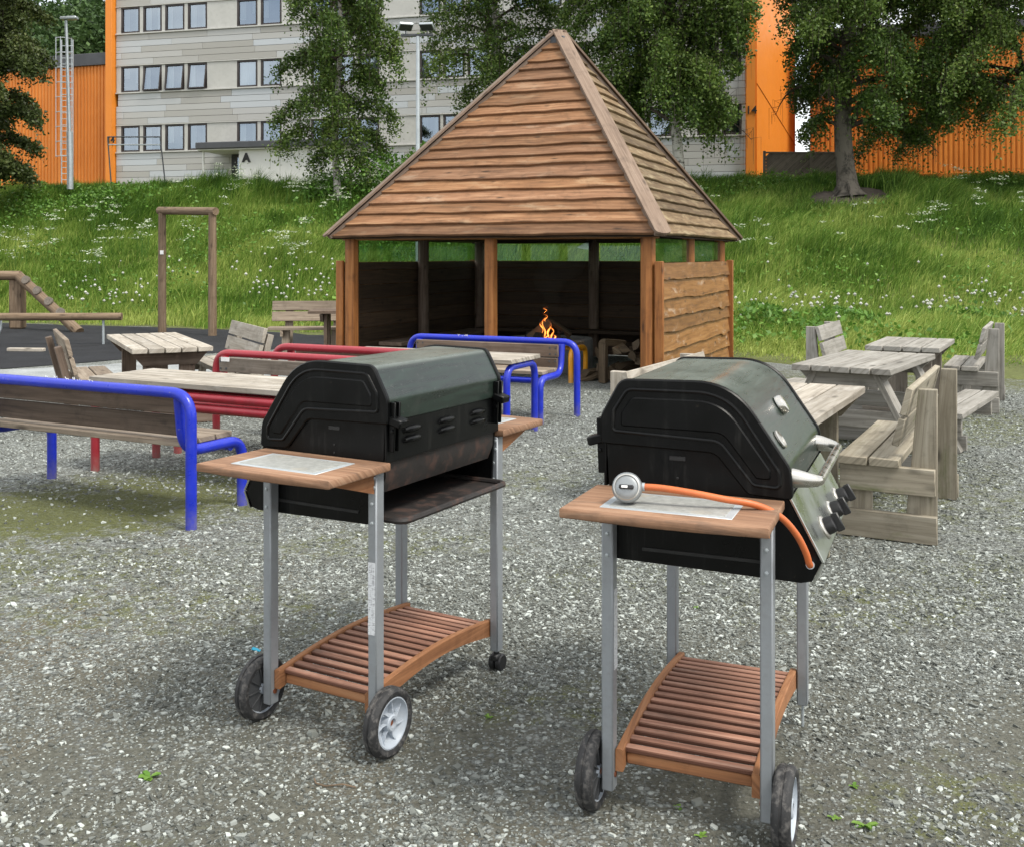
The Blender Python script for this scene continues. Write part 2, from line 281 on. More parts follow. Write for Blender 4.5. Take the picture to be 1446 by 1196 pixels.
def mk_ground():
    m, nt, bs = newmat('gravel_and_dirt')
    P = uvs(nt, 1, 1, 1, 'POS'); sp = node(nt, 'ShaderNodeSeparateXYZ'); nt.links.new(P, sp.inputs[0])
    big = noise(nt, P, .55, 5, .6, .3); med = noise(nt, P, 2.4, 5, .65, .5); fine = noise(nt, P, 55, 5, .7)
    dirt = mix(nt, mapr(nt, fine, .3, .7, 0, 1), (.058, .058, .045), (.175, .175, .145))
    brown = mix(nt, mapr(nt, fine, .3, .7, 0, 1), (.070, .060, .042), (.19, .168, .122))
    side = mth(nt, 'ADD', big, mapr(nt, sp.outputs[0], -2.5, 2.0, .10, -.10)); dirt = mix(nt, mapr(nt, side, .50, .66, 0, 1), dirt, brown)
    # crushed stone at two sizes, every cell with its own grey
    def stones(sc, lo, hi):
        wv = node(nt, 'ShaderNodeVectorMath', operation='ADD'); nt.links.new(P, wv.inputs[0])
        nn = node(nt, 'ShaderNodeTexNoise', in_Scale=sc*.7, in_Detail=2); nt.links.new(P, nn.inputs['Vector'])
        sc2 = node(nt, 'ShaderNodeVectorMath', operation='SCALE'); nt.links.new(nn.outputs[1], sc2.inputs[0]); sc2.inputs['Scale'].default_value = .6/sc
        nt.links.new(sc2.outputs[0], wv.inputs[1])
        vn = node(nt, 'ShaderNodeTexVoronoi', in_Scale=sc); nt.links.new(wv.outputs[0], vn.inputs['Vector'])
        bw = node(nt, 'ShaderNodeSeparateColor'); nt.links.new(vn.outputs['Color'], bw.inputs[0])
        grey = ramp(nt, bw.outputs[0], [(0, lo), (.55, tuple((a+b)/2*.85 for a, b in zip(lo, hi))), (1, hi)])
        return grey, vn.outputs['Distance'], bw.outputs[1]
    s1, d1, p1 = stones(44, (.135, .144, .134), (.56, .60, .57))
    s2, d2, p2 = stones(105, (.125, .134, .122), (.49, .525, .495))
    far = mapr(nt, sp.outputs[1], 3.6, 8.5, 0, 1)
    cov = mth(nt, 'ADD', mth(nt, 'MULTIPLY', big, .55), mth(nt, 'MULTIPLY', med, .45)); cov = mth(nt, 'ADD', mth(nt, 'MULTIPLY', mth(nt, 'SUBTRACT', cov, .5), 1.9), .5)
    cov = mth(nt, 'ADD', cov, mapr(nt, sp.outputs[1], 2.6, 7.0, -.13, .26))
    k2 = mth(nt, 'GREATER_THAN', mth(nt, 'ADD', cov, mth(nt, 'MULTIPLY', mth(nt, 'SUBTRACT', p2, .5), .55)), .5)
    k1 = mth(nt, 'GREATER_THAN', mth(nt, 'ADD', cov, mth(nt, 'MULTIPLY', mth(nt, 'SUBTRACT', p1, .5), .5)), .56)
    k2 = mth(nt, 'MULTIPLY', k2, ramp(nt, d2, [(.45, 1), (.62, .25)])); k1 = mth(nt, 'MULTIPLY', k1, ramp(nt, d1, [(.4, 1), (.6, .2)]))
    c = mix(nt, k2, dirt, s2); c = mix(nt, k1, c, s1)
    c = mix(nt, mapr(nt, med, .46, .7, 0, .35), c, (.12, .115, .10))
    # moss, where the photo has it
    mo = None
    for (x, y, rx, ry, s) in ((-2.9, 6.3, 1.3, .75, 1.15), (-2.0, 6.9, 1.5, .8, .95), (-3.2, 5.4, .9, .4, .8), (1.9, 6.2, .9, .5, .6), (3.0, 8.6, .8, .8, .6), (-2.6, 5.2, 1.4, .5, .55), (.5, 5.0, .8, .45, .35), (2.2, 7.4, 1.1, 1.3, .75), (4.2, 9.6, 1.6, 1.4, .6),
                              (-.7, 5.6, .9, .4, .45), (-1.1, 2.6, .6, .3, .25), (.2, 3.6, .5, .3, .3), (3.1, 7.0, 1.0, 2.0, .35), (2.0, 11.5, 1.5, 1, .3), (1.3, 2.9, .5, .4, .35), (5.5, 13, 3, 1.6, .7), (-1.6, 4.6, 1.2, .5, .4), (1.6, 4.6, 1.0, .4, .4), (2.6, 5.0, .9, .6, .45), (-.2, 7.2, 1.2, .6, .4), (1.1, 8.2, 1.1, .6, .35), (-3.6, 4.4, 1, .4, .6)):
        dx = mth(nt, 'DIVIDE', mth(nt, 'SUBTRACT', sp.outputs[0], x), rx); dy = mth(nt, 'DIVIDE', mth(nt, 'SUBTRACT', sp.outputs[1], y), ry)
        q = mth(nt, 'ADD', mth(nt, 'MULTIPLY', dx, dx), mth(nt, 'MULTIPLY', dy, dy)); q = mapr(nt, q, 0, 1.3, s, 0)
        mo = q if mo is None else mth(nt, 'MAXIMUM', mo, q)
    n5 = noise(nt, P, 9, 6, .75, .4)
    mf = mth(nt, 'MULTIPLY', mapr(nt, mth(nt, 'ADD', mth(nt, 'MULTIPLY', mo, .34), n5), .57, .78, 0, 1), mapr(nt, mo, 0, .3, 0, 1))
    mcol = mix(nt, fine, (.075, .08, .022), (.19, .21, .055))
    c = mix(nt, mth(nt, 'MULTIPLY', mf, .85), c, mcol)
    setin(nt, bs.inputs['Base Color'], c); bs.inputs['Roughness'].default_value = .9; bs.inputs['Specular IOR Level'].default_value = .25
    hh = mth(nt, 'ADD', mth(nt, 'MULTIPLY', k1, mth(nt, 'SUBTRACT', 1, d1)), mth(nt, 'ADD', mth(nt, 'MULTIPLY', fine, .7), mth(nt, 'MULTIPLY', k2, .4)))
    bump(nt, bs, hh, 1.0, .022); return m
M['ground'] = mk_ground()
def mk_simple(name, c0, c1, sc, rough=.95, b=.4):
    m, nt, bs = newmat(name); P = uvs(nt, 1, 1, 1, 'POS'); n = noise(nt, P, sc, 6, .7); n2 = noise(nt, P, sc*.04, 4, .6)
    c = mix(nt, mapr(nt, n, .3, .7, 0, 1), c0, c1); c = scalecol(nt, c, mapr(nt, n2, .3, .7, .75, 1.25))
    setin(nt, bs.inputs['Base Color'], c); bs.inputs['Roughness'].default_value = rough; bs.inputs['Specular IOR Level'].default_value = .2
    bump(nt, bs, n, b, .01); return m
M['rubber'] = mk_simple('black_rubber_surface', (.010, .011, .013), (.032, .033, .037), 40, .95)
M['soilgrass'] = mk_simple('grass_turf', (.055, .06, .022), (.13, .15, .05), 14)
M['lightgravel'] = mk_simple('pale_grey_gravel', (.17, .18, .18), (.40, .42, .42), 45)

# ------------------------------------------------------------------ mesh builder
class MB:
    def __init__(s, mir=1): s.v = []; s.f = []; s.uv = []; s.t = []; s.mi = []; s.mir = mir
    def add(s, vs, fs, uv=None, t=None, mi=0):
        o = len(s.v); s.v.extend([tuple(p) for p in vs]); t = rnd.random() if t is None else t
        ou, ov = rnd.random()*40, rnd.random()*40
        for k, f in enumerate(fs):
            s.f.append([i+o for i in f]); s.t.append(t); s.mi.append(mi)
            if uv is not None: s.uv.append([(uv[i][0]+ou, uv[i][1]+ov) for i in f])
            else: s.uv.append([(vs[i][0]+vs[i][1]*.3+ou, vs[i][2]+vs[i][1]*.7+ov) for i in f])
    def box(s, c, d, rot=None, b=.004, t=None, mi=0, taper=None):
        """chamfered box; grain runs along the longest side. taper: (axis, scale at +end, which axis shrinks, side)"""
        h = [x/2 for x in d]; b = min(b, min(h)*.45); L = max(range(3), key=lambda i: d[i]); others = [i for i in range(3) if i != L]
        vs = []; ix = {}
        for i in (-1, 1):
            for j in (-1, 1):
                for k in (-1, 1):
                    sg = (i, j, k)
                    for a in range(3):
                        p = [sg[q]*(h[q]-(0 if q == a else b)) for q in range(3)]
                        ix[sg, a] = len(vs); vs.append(p)
        fs = []
        for a in range(3):
            o1, o2 = [q for q in range(3) if q != a]
            for sgn in (-1, 1):
                f = []
                for s1, s2 in ((-1, -1), (1, -1), (1, 1), (-1, 1)):
                    sg = [0, 0, 0]; sg[a] = sgn; sg[o1] = s1; sg[o2] = s2; f.append(ix[tuple(sg), a])
                fs.append(f)
        for a in range(3):
            o1, o2 = [q for q in range(3) if q != a]
            for s1 in (-1, 1):
                for s2 in (-1, 1):
                    A = [0, 0, 0]; A[o1] = s1; A[o2] = s2; A[a] = -1; B = list(A); B[a] = 1; A = tuple(A); B = tuple(B)
                    fs.append([ix[A, o1], ix[B, o1], ix[B, o2], ix[A, o2]])
        for sg in {k[0] for k in ix}: fs.append([ix[sg, 0], ix[sg, 1], ix[sg, 2]])
        uv = [(p[L], p[others[0]]+p[others[1]]) for p in vs]
        if taper:
            ax, sc, wax, side = taper
            for p in vs:
                fr = (p[ax]+h[ax])/d[ax]; k = 1+(sc-1)*fr
                p[wax] = side*h[wax]+(p[wax]-side*h[wax])*k
        out = []
        for p in vs:
            q = Vector(p)
            if rot is not None: q = rot @ q
            out.append((q.x+c[0], q.y+c[1], q.z+c[2]))
        # winding
        cc = Vector(c); ff = []
        for f in fs:
            P = [Vector(out[i]) for i in f]; n = (P[1]-P[0]).cross(P[2]-P[0]); m_ = sum(P, Vector())/len(P)
            ff.append(f if n.dot(m_-cc) >= 0 else f[::-1])
        s.add(out, ff, uv, t, mi)
    def beam(s, a, b_, w, h, up=(0, 0, 1), ch=.004, t=None, mi=0, taper=None):
        """box from a to b_, w across, h along up"""
        a, b_ = Vector(a), Vector(b_); x = (b_-a); L = x.length; x.normalize(); up = Vector(up); y = up.cross(x).normalized(); z = x.cross(y)
        rot = Matrix((x, y, z)).transposed(); s.box((a+b_)/2, (L, w, h), rot, ch, t, mi, taper)
    def tube(s, path, r, n=12, cap=True, t=None, mi=0, closed=False):
        P = [Vector(p) for p in path]; N = len(P); rs = r if isinstance(r, (list, tuple)) else [r]*N
        T = []
        for i in range(N):
            if closed: d_ = P[(i+1) % N]-P[i-1]
            else: d_ = P[min(i+1, N-1)]-P[max(i-1, 0)]
            T.append(d_.normalized())
        u = T[0].orthogonal().normalized(); vs = []; uv = []; acc = 0
        for i in range(N):
            if i:
                acc += (P[i]-P[i-1]).length
                q = T[i-1].rotation_difference(T[i]); u = (q @ u); u = (u-T[i]*u.dot(T[i])).normalized()
            v_ = T[i].cross(u)
            for k in range(n):
                a_ = 2*math.pi*k/n; vs.append(P[i]+(u*math.cos(a_)+v_*math.sin(a_))*rs[i]); uv.append((acc, a_*rs[i]))
        fs = []
        for i in range(N if closed else N-1):
            j = (i+1) % N
            for k in range(n): fs.append([i*n+k, i*n+(k+1) % n, j*n+(k+1) % n, j*n+k])
        if cap and not closed: fs.append(list(range(n))[::-1]); fs.append([(N-1)*n+k for k in range(n)])
        s.add(vs, fs, uv, t, mi)
    def lathe(s, prof, org=(0, 0, 0), axis=(0, 0, 1), n=24, t=None, mi=0, closed=False):
        ax = Vector(axis).normalized(); u = ax.orthogonal().normalized(); v_ = ax.cross(u); o = Vector(org); vs = []; uv = []
        for r, z in prof:
            for k in range(n):
                a_ = 2*math.pi*k/n; vs.append(o+ax*z+(u*math.cos(a_)+v_*math.sin(a_))*r); uv.append((a_*.1, z+r))
        fs = []; m_ = len(prof)
        for i in range(m_ if closed else m_-1):
            j = (i+1) % m_
            for k in range(n): fs.append([i*n+k, i*n+(k+1) % n, j*n+(k+1) % n, j*n+k])
        if not closed:
            if prof[0][0] > 1e-5: fs.append(list(range(n))[::-1])
            if prof[-1][0] > 1e-5: fs.append([(m_-1)*n+k for k in range(n)])
        s.add(vs, fs, uv, t, mi)
    def prism(s, out, org, ux, uy, depth, t=None, mi=0, hole=None, inset=0):
        """outline in plane (ux,uy) at org, thickened along ux x uy by depth; optional rounded rim by inset"""
        o, ux, uy = Vector(org), Vector(ux), Vector(uy); nn = ux.cross(uy).normalized(); n = len(out)
        rings = [(0, 0), (0, depth)]
        cx = sum(p[0] for p in out)/n; cy = sum(p[1] for p in out)/n
        if inset: rings = [(inset, 0), (0, inset), (0, depth-inset), (inset, depth)]
        vs = []; uv = []
        for ins, dz in rings:
            for i, (x, y) in enumerate(out):
                if ins:
                    p0, p1 = out[i-1], out[(i+1) % n]; e = Vector((p1[0]-p0[0], p1[1]-p0[1])); 
                    e.normalize(); ar = 1 if area2(out) > 0 else -1
                    x2, y2 = x-e.y*ins*ar, y+e.x*ins*ar
                else: x2, y2 = x, y
                vs.append(o+ux*x2+uy*y2+nn*dz); uv.append((x, y+dz))
        fs = []
        for r_ in range(len(rings)-1):
            for i in range(n): j = (i+1) % n; fs.append([r_*n+i, r_*n+j, (r_+1)*n+j, (r_+1)*n+i])
        fs.append(list(range(n))[::-1]); fs.append([(len(rings)-1)*n+i for i in range(n)])
        s.add(vs, fs, uv, t, mi)
    def quad(s, a, b, c, d_, t=None, mi=0):
        a, b, c, d_ = map(Vector, (a, b, c, d_)); l = (b-a).length; h = (d_-a).length
        s.add([a, b, c, d_], [[0, 1, 2, 3]], [(0, 0), (l, 0), (l, h), (0, h)], t, mi)
    def board(s, A, B, C, D, nrm, th, N=24, wob=.012, seed=0, t=None, lift=.02, mi=0):
        """a sawn board with a waney lower edge: top edge A-B, bottom edge D-C, outward nrm"""
        A, B, C, D, nrm = map(Vector, (A, B, C, D, nrm)); vs = []; uv = []; L = (C-D).length; W = (A-D).length
        dn = ((D+C)/2-(A+B)/2).normalized()
        for j in range(N+1):
            q = j/N; a_ = A.lerp(B, q); d_ = D.lerp(C, q)
            o = wob*(1.6*mnoise.noise((q*L*1.3+seed*7.1, seed*3.3, 0))+.9*mnoise.noise((q*L*4.5+seed*5, seed, 3)))
            kn = mnoise.noise((q*L*2.1+seed*9.7, 5.5, seed))
            if kn > .42: o += (kn-.42)*wob*7
            lf = lift*(1+.25*mnoise.noise((q*L*2+seed, 8, seed)))
            b0 = d_+dn*o
            m_ = a_.lerp(b0, .55)+nrm*(lf*.62+th*.5)
            vs += [a_+nrm*.004, m_, b0-dn*.006+nrm*(lf+th), b0+nrm*(lf+th-.006), b0+nrm*(lf*.5)]
            uv += [(q*L, 0), (q*L, W*.55), (q*L, W-.006), (q*L, W), (q*L, W+.02)]
        fs = []
        for j in range(N):
            for k in range(4): fs.append([j*5+k, (j+1)*5+k, (j+1)*5+k+1, j*5+k+1])
        fs.append([0, 1, 2, 3, 4]); e = N*5; fs.append([e, e+4, e+3, e+2, e+1])
        s.add(vs, fs, uv, t, mi)
    def build(s, name, mats, parent=None, smooth=True, recalc=True, angle=38):
        me = bpy.data.meshes.new(name)
        me.from_pydata([(x*s.mir, y, z) for x, y, z in s.v], [], s.f)
        ul = me.uv_layers.new(name='UVMap'); ul.data.foreach_set('uv', [c for f in s.uv for p in f for c in p])
        at = me.attributes.new('tint', 'FLOAT', 'FACE'); at.data.foreach_set('value', s.t)
        if not isinstance(mats, (list, tuple)): mats = [mats]
        for m_ in mats: me.materials.append(m_)
        if len(mats) > 1: me.polygons.foreach_set('material_index', s.mi)
        if recalc:
            bm = bmesh.new(); bm.from_mesh(me); bmesh.ops.recalc_face_normals(bm, faces=bm.faces); bm.to_mesh(me); bm.free()
        me.polygons.foreach_set('use_smooth', [smooth]*len(me.polygons))
        if smooth: me.set_sharp_from_angle(angle=R(angle))
        me.update(); o = bpy.data.objects.new(name, me); COL.objects.link(o)
        if parent: o.parent = parent
        return o
def area2(o): return sum(o[i-1][0]*o[i][1]-o[i][0]*o[i-1][1] for i in range(len(o)))
def bigmesh(name, verts, quads=None, tris=None, tintv=None, mat=None, parent=None, smooth=False):
    me = bpy.data.meshes.new(name); nq = 0 if quads is None else len(quads); nt_ = 0 if tris is None else len(tris)
    me.vertices.add(len(verts)); me.vertices.foreach_set('co', np.asarray(verts, np.float32).ravel())
    loops = np.concatenate([x.ravel() for x in (quads, tris) if x is not None]).astype(np.int32)
    me.loops.add(len(loops)); me.loops.foreach_set('vertex_index', loops)
    me.polygons.add(nq+nt_)
    st = np.concatenate([np.arange(nq)*4, nq*4+np.arange(nt_)*3]).astype(np.int32); me.polygons.foreach_set('loop_start', st)
    if tintv is not None:
        at = me.attributes.new('tint', 'FLOAT', 'FACE'); at.data.foreach_set('value', np.asarray(tintv, np.float32))
    me.polygons.foreach_set('use_smooth', np.full(nq+nt_, smooth)); me.materials.append(mat); me.update(calc_edges=True)
    o = bpy.data.objects.new(name, me); COL.objects.link(o)
    if parent: o.parent = parent
    return o
def thing(name, label, cat, loc=(0, 0, 0), rz=0, group=None):
    o = bpy.data.objects.new(name, None); o.empty_display_size = .1; COL.objects.link(o); o.location = loc; o.rotation_euler = (0, 0, rz)
    return tag(o, label, cat, group)
def tag(o, label, cat, group=None):
    o['label'] = label; o['category'] = cat
    if group: o['group'] = group
    return o
def kind(o, k): o['kind'] = k; return o
def copy_tree(o, loc, rz, label, parent=None):
    c = o.copy(); COL.objects.link(c)
    if parent: c.parent = parent
    else: c.location = loc; c.rotation_euler = (0, 0, rz); c['label'] = label
    for ch in list(o.children): copy_tree(ch, None, None, None, c)
    return c
def fillet(pts, r, seg=7):
    P = [Vector(p) for p in pts]; rs = r if isinstance(r, (list, tuple)) else [r]*len(P); out = [P[0]]
    for i in range(1, len(P)-1):
        a_, b_, c = P[i-1], P[i], P[i+1]; u, v_ = (a_-b_).normalized(), (c-b_).normalized()
        ang = u.angle(v_); l = min(rs[i]/math.tan(ang/2), (a_-b_).length*.49, (c-b_).length*.49)
        p0, p1 = b_+u*l, b_+v_*l
        for k in range(seg+1):
            q = k/seg; out.append(p0*(1-q)**2+b_*2*q*(1-q)+p1*q*q)
    out.append(P[-1]); return out
def text_mesh(body, size, depth, bold=0):
    c = bpy.data.curves.new('letters', 'FONT'); c.body = body; c.size = size; c.extrude = depth; c.offset = bold; c.align_x = 'CENTER'
    t = bpy.data.objects.new('letters', c); COL.objects.link(t)
    dg = bpy.context.evaluated_depsgraph_get(); me = bpy.data.meshes.new_from_object(t.evaluated_get(dg))
    bpy.data.objects.remove(t); return me
def G(u, v, z=0.0):
    Yd = (CAMH-z)*F/(v-Y0); return Vector(((u-723)/F*Yd, Yd, z))
def AT(u, v, Yd): return Vector(((u-723)/F*Yd, Yd, CAMH+(Y0-v)*Yd/F))

# ------------------------------------------------------------------ ground, play surface, bank
mb = MB(); mb.quad((-250, -150, 0), (250, -150, 0), (250, 350, 0), (-250, 350, 0)); kind(mb.build('ground', M['ground'], smooth=False, recalc=False), 'structure')
def sheet(name, pts, z, mat):
    m_ = MB(); m_.add([(x, y, z) for x, y in pts], [list(range(len(pts)))]); o = m_.build(name, mat, smooth=False, recalc=False)
    if o.data.polygons[0].normal.z < 0: o.data.flip_normals()
    return kind(o, 'structure')
def wavy(pts, amp=.12, n=8):
    out = []
    for i in range(len(pts)):
        a_, b_ = Vector(pts[i-1]), Vector(pts[i])
        for k in range(n):
            p = a_.lerp(b_, k/n); out.append((p.x+amp*mnoise.noise((p.x*1.7, p.y*1.7, 1)), p.y+amp*mnoise.noise((p.x*1.7, p.y*1.7, 7))))
    return out
sheet('path', wavy([(-5.2, 11.6), (-2.2, 12.4), (-1.9, 15.2), (-3.2, 16.0), (-4.6, 15.6), (-6.5, 14.4), (-8, 13.6)], .3), .004, M['lightgravel'])
sheet('play_surface', wavy([(-16, 13.6), (-6.9, 14.3), (-5.75, 15.6), (-4.7, 16.6), (-3.0, 18.1), (-3.1, 20.0), (-6.3, 22.0), (-16, 25.6)], .12), .008, M['rubber'])
def crest_z(x): return 4.2
def terr(x, y):
    x = np.asarray(x, float); y = np.asarray(y, float)
    yf = 23.3+.5*np.sin(x*.35+1)+np.clip((-x-4)*.18, 0, 3)-np.clip((x-4)*.12, 0, 1.6)
    t = np.clip((y-yf)/(34.2-yf), 0, 1.25)
    s_ = np.where(t < .12, t*t/.24, np.where(t < .88, t-.06, np.minimum(.82+(t-.88)-(t-.88)**2/.48, .94)))/.94
    s_ = np.where(t > 1.12, 1, s_)
    z = (3.85+.014*x)*s_+.10*np.sin(x*.9+y*.5)*np.clip(s_*3, 0, 1)*np.clip(2.4-s_*2, 0, 1)+.06*np.sin(x*2.3-y*1.7)*np.clip(s_*3, 0, 1)
    return z+.012
def lawn_front(x):
    x = np.asarray(x, float)
    l = np.interp(x, [-40, -16, -6.3, -3.1, -2.2, 3.0, 3.5, 4.6, 6.2, 8, 12, 30], [30, 25.6, 22.0, 20.0, 17.6, 16.8, 15.2, 14.0, 13.0, 12.4, 12.0, 11])
    return l+.18*np.sin(x*2.1)+.12*np.sin(x*5.3+1)
xs = np.linspace(-60, 60, 241); ts = np.linspace(0, 1, 70)
V = []
for t_ in ts:
    yy = lawn_front(xs)+(t_**1.5)*(60-lawn_front(xs)); zz = terr(xs, yy)
    if t_ == 0: zz = zz-.03
    V.append(np.stack([xs, yy, zz], 1))
V = np.concatenate(V); nx = len(xs); i0 = (np.arange(69)[:, None]*nx+np.arange(nx-1)[None]).ravel()
kind(bigmesh('grass_bank', V, quads=np.stack([i0, i0+1, i0+nx+1, i0+nx], 1), tintv=np.zeros(len(i0)), mat=M['soilgrass'], smooth=True), 'structure')

# ------------------------------------------------------------------ hill far behind, with the wood on it
def hillz(x, y): return 4+17*np.exp(-((x+48)/30)**2-((y-112)/26)**2)
gx, gy = np.meshgrid(np.linspace(-150, 20, 60), np.linspace(62, 180, 50)); gz = hillz(gx, gy); edge = (gz < 4.15); gz = np.where(edge, 3.9, gz)
V = np.stack([gx.ravel(), gy.ravel(), gz.ravel()], 1); i0 = (np.arange(49)[:, None]*60+np.arange(59)[None]).ravel()
kind(bigmesh('hill', V, quads=np.stack([i0, i0+1, i0+61, i0+60], 1), tintv=np.zeros(len(i0)), mat=M['soilgrass'], smooth=True), 'structure')
g = np.random.default_rng(5)
def leafquads(cen, size, up=.25, rng=g, asp=.62):
    """diamond leaf at each centre with random attitude"""
    n = len(cen); nrm = rng.normal(size=(n, 3)); nrm[:, 2] = np.abs(nrm[:, 2])+up; nrm /= np.linalg.norm(nrm, axis=1)[:, None]
    t = rng.normal(size=(n, 3)); t -= nrm*(t*nrm).sum(1)[:, None]; t /= np.linalg.norm(t, axis=1)[:, None]
    b = np.cross(nrm, t); s_ = (size*(.7+.6*rng.random(n)))[:, None]
    v = np.stack([cen-t*s_*.5, cen+b*s_*asp*.5-t*s_*.05, cen+t*s_*.5, cen-b*s_*asp*.5-t*s_*.05], 1).reshape(-1, 3)
    return v, np.arange(n*4).reshape(n, 4)
C_ = []; T_ = []
for i in range(150):
    x = g.uniform(-80, -14); y = g.uniform(82, 122); z0 = hillz(np.array(x), np.array(y)); r = g.uniform(2.2, 4.2); hgt = r*g.uniform(1.2, 1.8); base = g.random()*.5+.1
    n = 1900; d_ = g.normal(size=(n, 3)); d_ /= np.linalg.norm(d_, axis=1)[:, None]; rr = (.6+.4*g.random(n))*(1+.22*np.sin(d_[:, 0]*7+i)+.18*np.sin(d_[:, 2]*9+i))
    C_.append(np.array([x, y, z0+hgt])+d_*rr[:, None]*np.array([r, r, hgt])); T_.append(np.clip(base+g.normal(size=n)*.2, 0, 1))
C_ = np.concatenate(C_); v, q = leafquads(C_, np.full(len(C_), .48))
kind(tag(bigmesh('forest', v, quads=q, tintv=np.concatenate(T_), mat=M['leaf_far']), 'far wooded hillside above the orange hall roof', 'forest'), 'stuff')

# ------------------------------------------------------------------ apartment block
FL = Vector(((165-723)/F*51.0, 51.0)); FR = Vector(((1053-723)/F*43.4, 43.4)); FD = (FR-FL).normalized(); FN = Vector((FD.y, -FD.x)); FLEN = (FR-FL).length
def fs(u): k = (u-723)/F; return (k*FL.y-FL.x)/(FD.x-k*FD.y)
def fp(s_, out, z): p = FL+FD*s_+FN*out; return Vector((p.x, p.y, z))
fang = math.atan2(FD.y, FD.x); frot = Matrix.Rotation(fang, 3, 'Z')
BASE = 3.9; SILLS = [6.62, 9.53, 12.41, 15.3]; WH = 1.27; TOP = 18.2
blk = thing('apartment_building', 'grey clad apartment block with rows of dark framed windows', 'building', fp(FLEN/2, 0, 0)); O = blk.location.copy()
def fbox(m_, s0, s1, z0, z1, out, th, **k):   # box on the facade: outer face at distance out, thickness th
    c = fp((s0+s1)/2, out-th/2, (z0+z1)/2)-O; m_.box(c, (s1-s0, th, z1-z0), frot, **k)
cols = [(172, 198), (203, 229), (234, 261), (266, 293), (335.5, 364), (369, 398), (440, 468), (472.5, 501), (506, 536), (593, 622), (626.5, 656), (661, 691), (727, 757), (762, 793), (798, 829), (880, 911), (916, 948), (985, 1015), (1019.5, 1047)]
cs = [(fs(a_), fs(b_)) for a_, b_ in cols]
m_ = MB(); c = fp(FLEN/2, -7.2, (BASE+TOP)/2)-O; m_.box(c, (FLEN-.02, 13.6, TOP-BASE), frot, b=.01); m_.build('core_wall', M['room'], blk)
groups = []; cur = [0]
for i in range(1, len(cs)):
    if cs[i][0]-cs[i-1][1] < .35: cur.append(i)
    else: groups.append(cur); cur = [i]
groups.append(cur)
m_ = MB(); sill = MB(); con = MB()
bands = [(BASE, SILLS[0])]+[(SILLS[i]+WH+.06, SILLS[i+1]) for i in range(3)]+[(SILLS[3]+WH+.06, TOP)]
for bi, (z0, z1) in enumerate(bands):
    n = max(1, round((z1-z0-.08)/.31)); hh = (z1-z0-.08)/n
    for k in range(n):
        s_ = .0; first = True
        while s_ < FLEN-.01:
            e = min(s_+rnd.uniform(2.0, 4.4)*(rnd.random() if first else 1), FLEN); first = False
            if FLEN-e < .5: e = FLEN
            if e-s_ > .2: fbox(m_, s_+.006, e-.006, z0+k*hh+.008, z0+(k+1)*hh-.008, .06, .07, b=.006)
            s_ = e
    if bi < 4: fbox(sill, 0, FLEN, z1-.075, z1-.005, .13, .15, b=.01)
    if bi: fbox(sill, 0, FLEN, z0-.06, z0-.005, .09, .1, b=.01)
m_.build('cladding', M['clad'], blk, smooth=False); sill.build('sill_strip', M['concrete_panel'], blk)
for z in SILLS:
    e = 0
    for gr in groups:
        segs = [(e, cs[gr[0]][0])]+[(cs[gr[i]][1], cs[gr[i+1]][0]) for i in range(len(gr)-1)]
        e = cs[gr[-1]][1]
        for a_, b_ in segs:
            q = a_; 
            while q < b_-.02:
                qe = b_ if b_-q < 2.2 else q+1.55
                con = MB(); fbox(con, q+.008, qe-.008, z+.002, z+WH-.008, .05, .06, b=.006); con.build('wall_panel', M['concrete_panel'], blk); q = qe
    con = MB(); fbox(con, e+.008, FLEN, z+.002, z+WH-.008, .05, .06, b=.006); con.build('wall_panel', M['concrete_panel'], blk)
fbm = MB(); fbox(fbm, -.05, FLEN+.05, TOP, TOP+.35, .12, 13.8); fbm.build('roof', M['roof_dark'], blk)
wi = 0
for zi, z in enumerate(SILLS):
    for ci, (a_, b_) in enumerate(cs):
        f = MB(); t_ = .085
        fbox(f, a_, b_, z, z+t_, .05, .12, b=.008); fbox(f, a_, b_, z+WH-t_, z+WH, .05, .12, b=.008)
        fbox(f, a_, a_+t_, z+t_, z+WH-t_, .048, .12, b=.008); fbox(f, b_-t_, b_, z+t_, z+WH-t_, .048, .12, b=.008)
        wobj = f.build('window', M['frame_dark'], blk)
        tilt = (zi == 1 and ci in (1, 2, 3)); p = MB()
        o1 = .16 if tilt else -.02
        p.quad(*[q-O for q in (fp(a_+.05, o1, z+.05), fp(b_-.05, o1, z+.05), fp(b_-.05, -.02, z+WH-.05), fp(a_+.05, -.02, z+WH-.05))])
        p.build('pane', M['glass'], wobj, recalc=False)
        if tilt:
            sf = MB()
            for qa, qb in (((a_+.05, o1+.02, z+.06), (b_-.05, o1+.02, z+.06)), ((a_+.07, o1+.02, z+.06), (a_+.07, 0, z+WH-.06)), ((b_-.07, o1+.02, z+.06), (b_-.07, 0, z+WH-.06))):
                sf.beam(fp(*qa)-O, fp(*qb)-O, .06, .05)
            sf.build('sash', M['frame_dark'], wobj)
        h_ = rnd.random()
        spans = [(.04, .96)] if h_ < .25 else ([(.04, .36), (.68, .96)] if h_ < .75 else [(.04, .3)])
        blind = rnd.random() < .3
        for c0, c1 in spans:
            cu = MB(); n = 14; zz0 = z+.05 if not blind else z+rnd.uniform(.3, .8)
            vs = []
            for k in range(n+1):
                q = c0+(c1-c0)*k/n; oo = -.14+.03*math.sin(k*2.4)
                vs += [fp(a_+(b_-a_)*q, oo, zz0)-O, fp(a_+(b_-a_)*q, oo, z+WH-.05)-O]
            cu.add(vs, [[k*2, k*2+2, k*2+3, k*2+1] for k in range(n)])
            cu.build('curtain', M['curtain'], wobj, recalc=False)
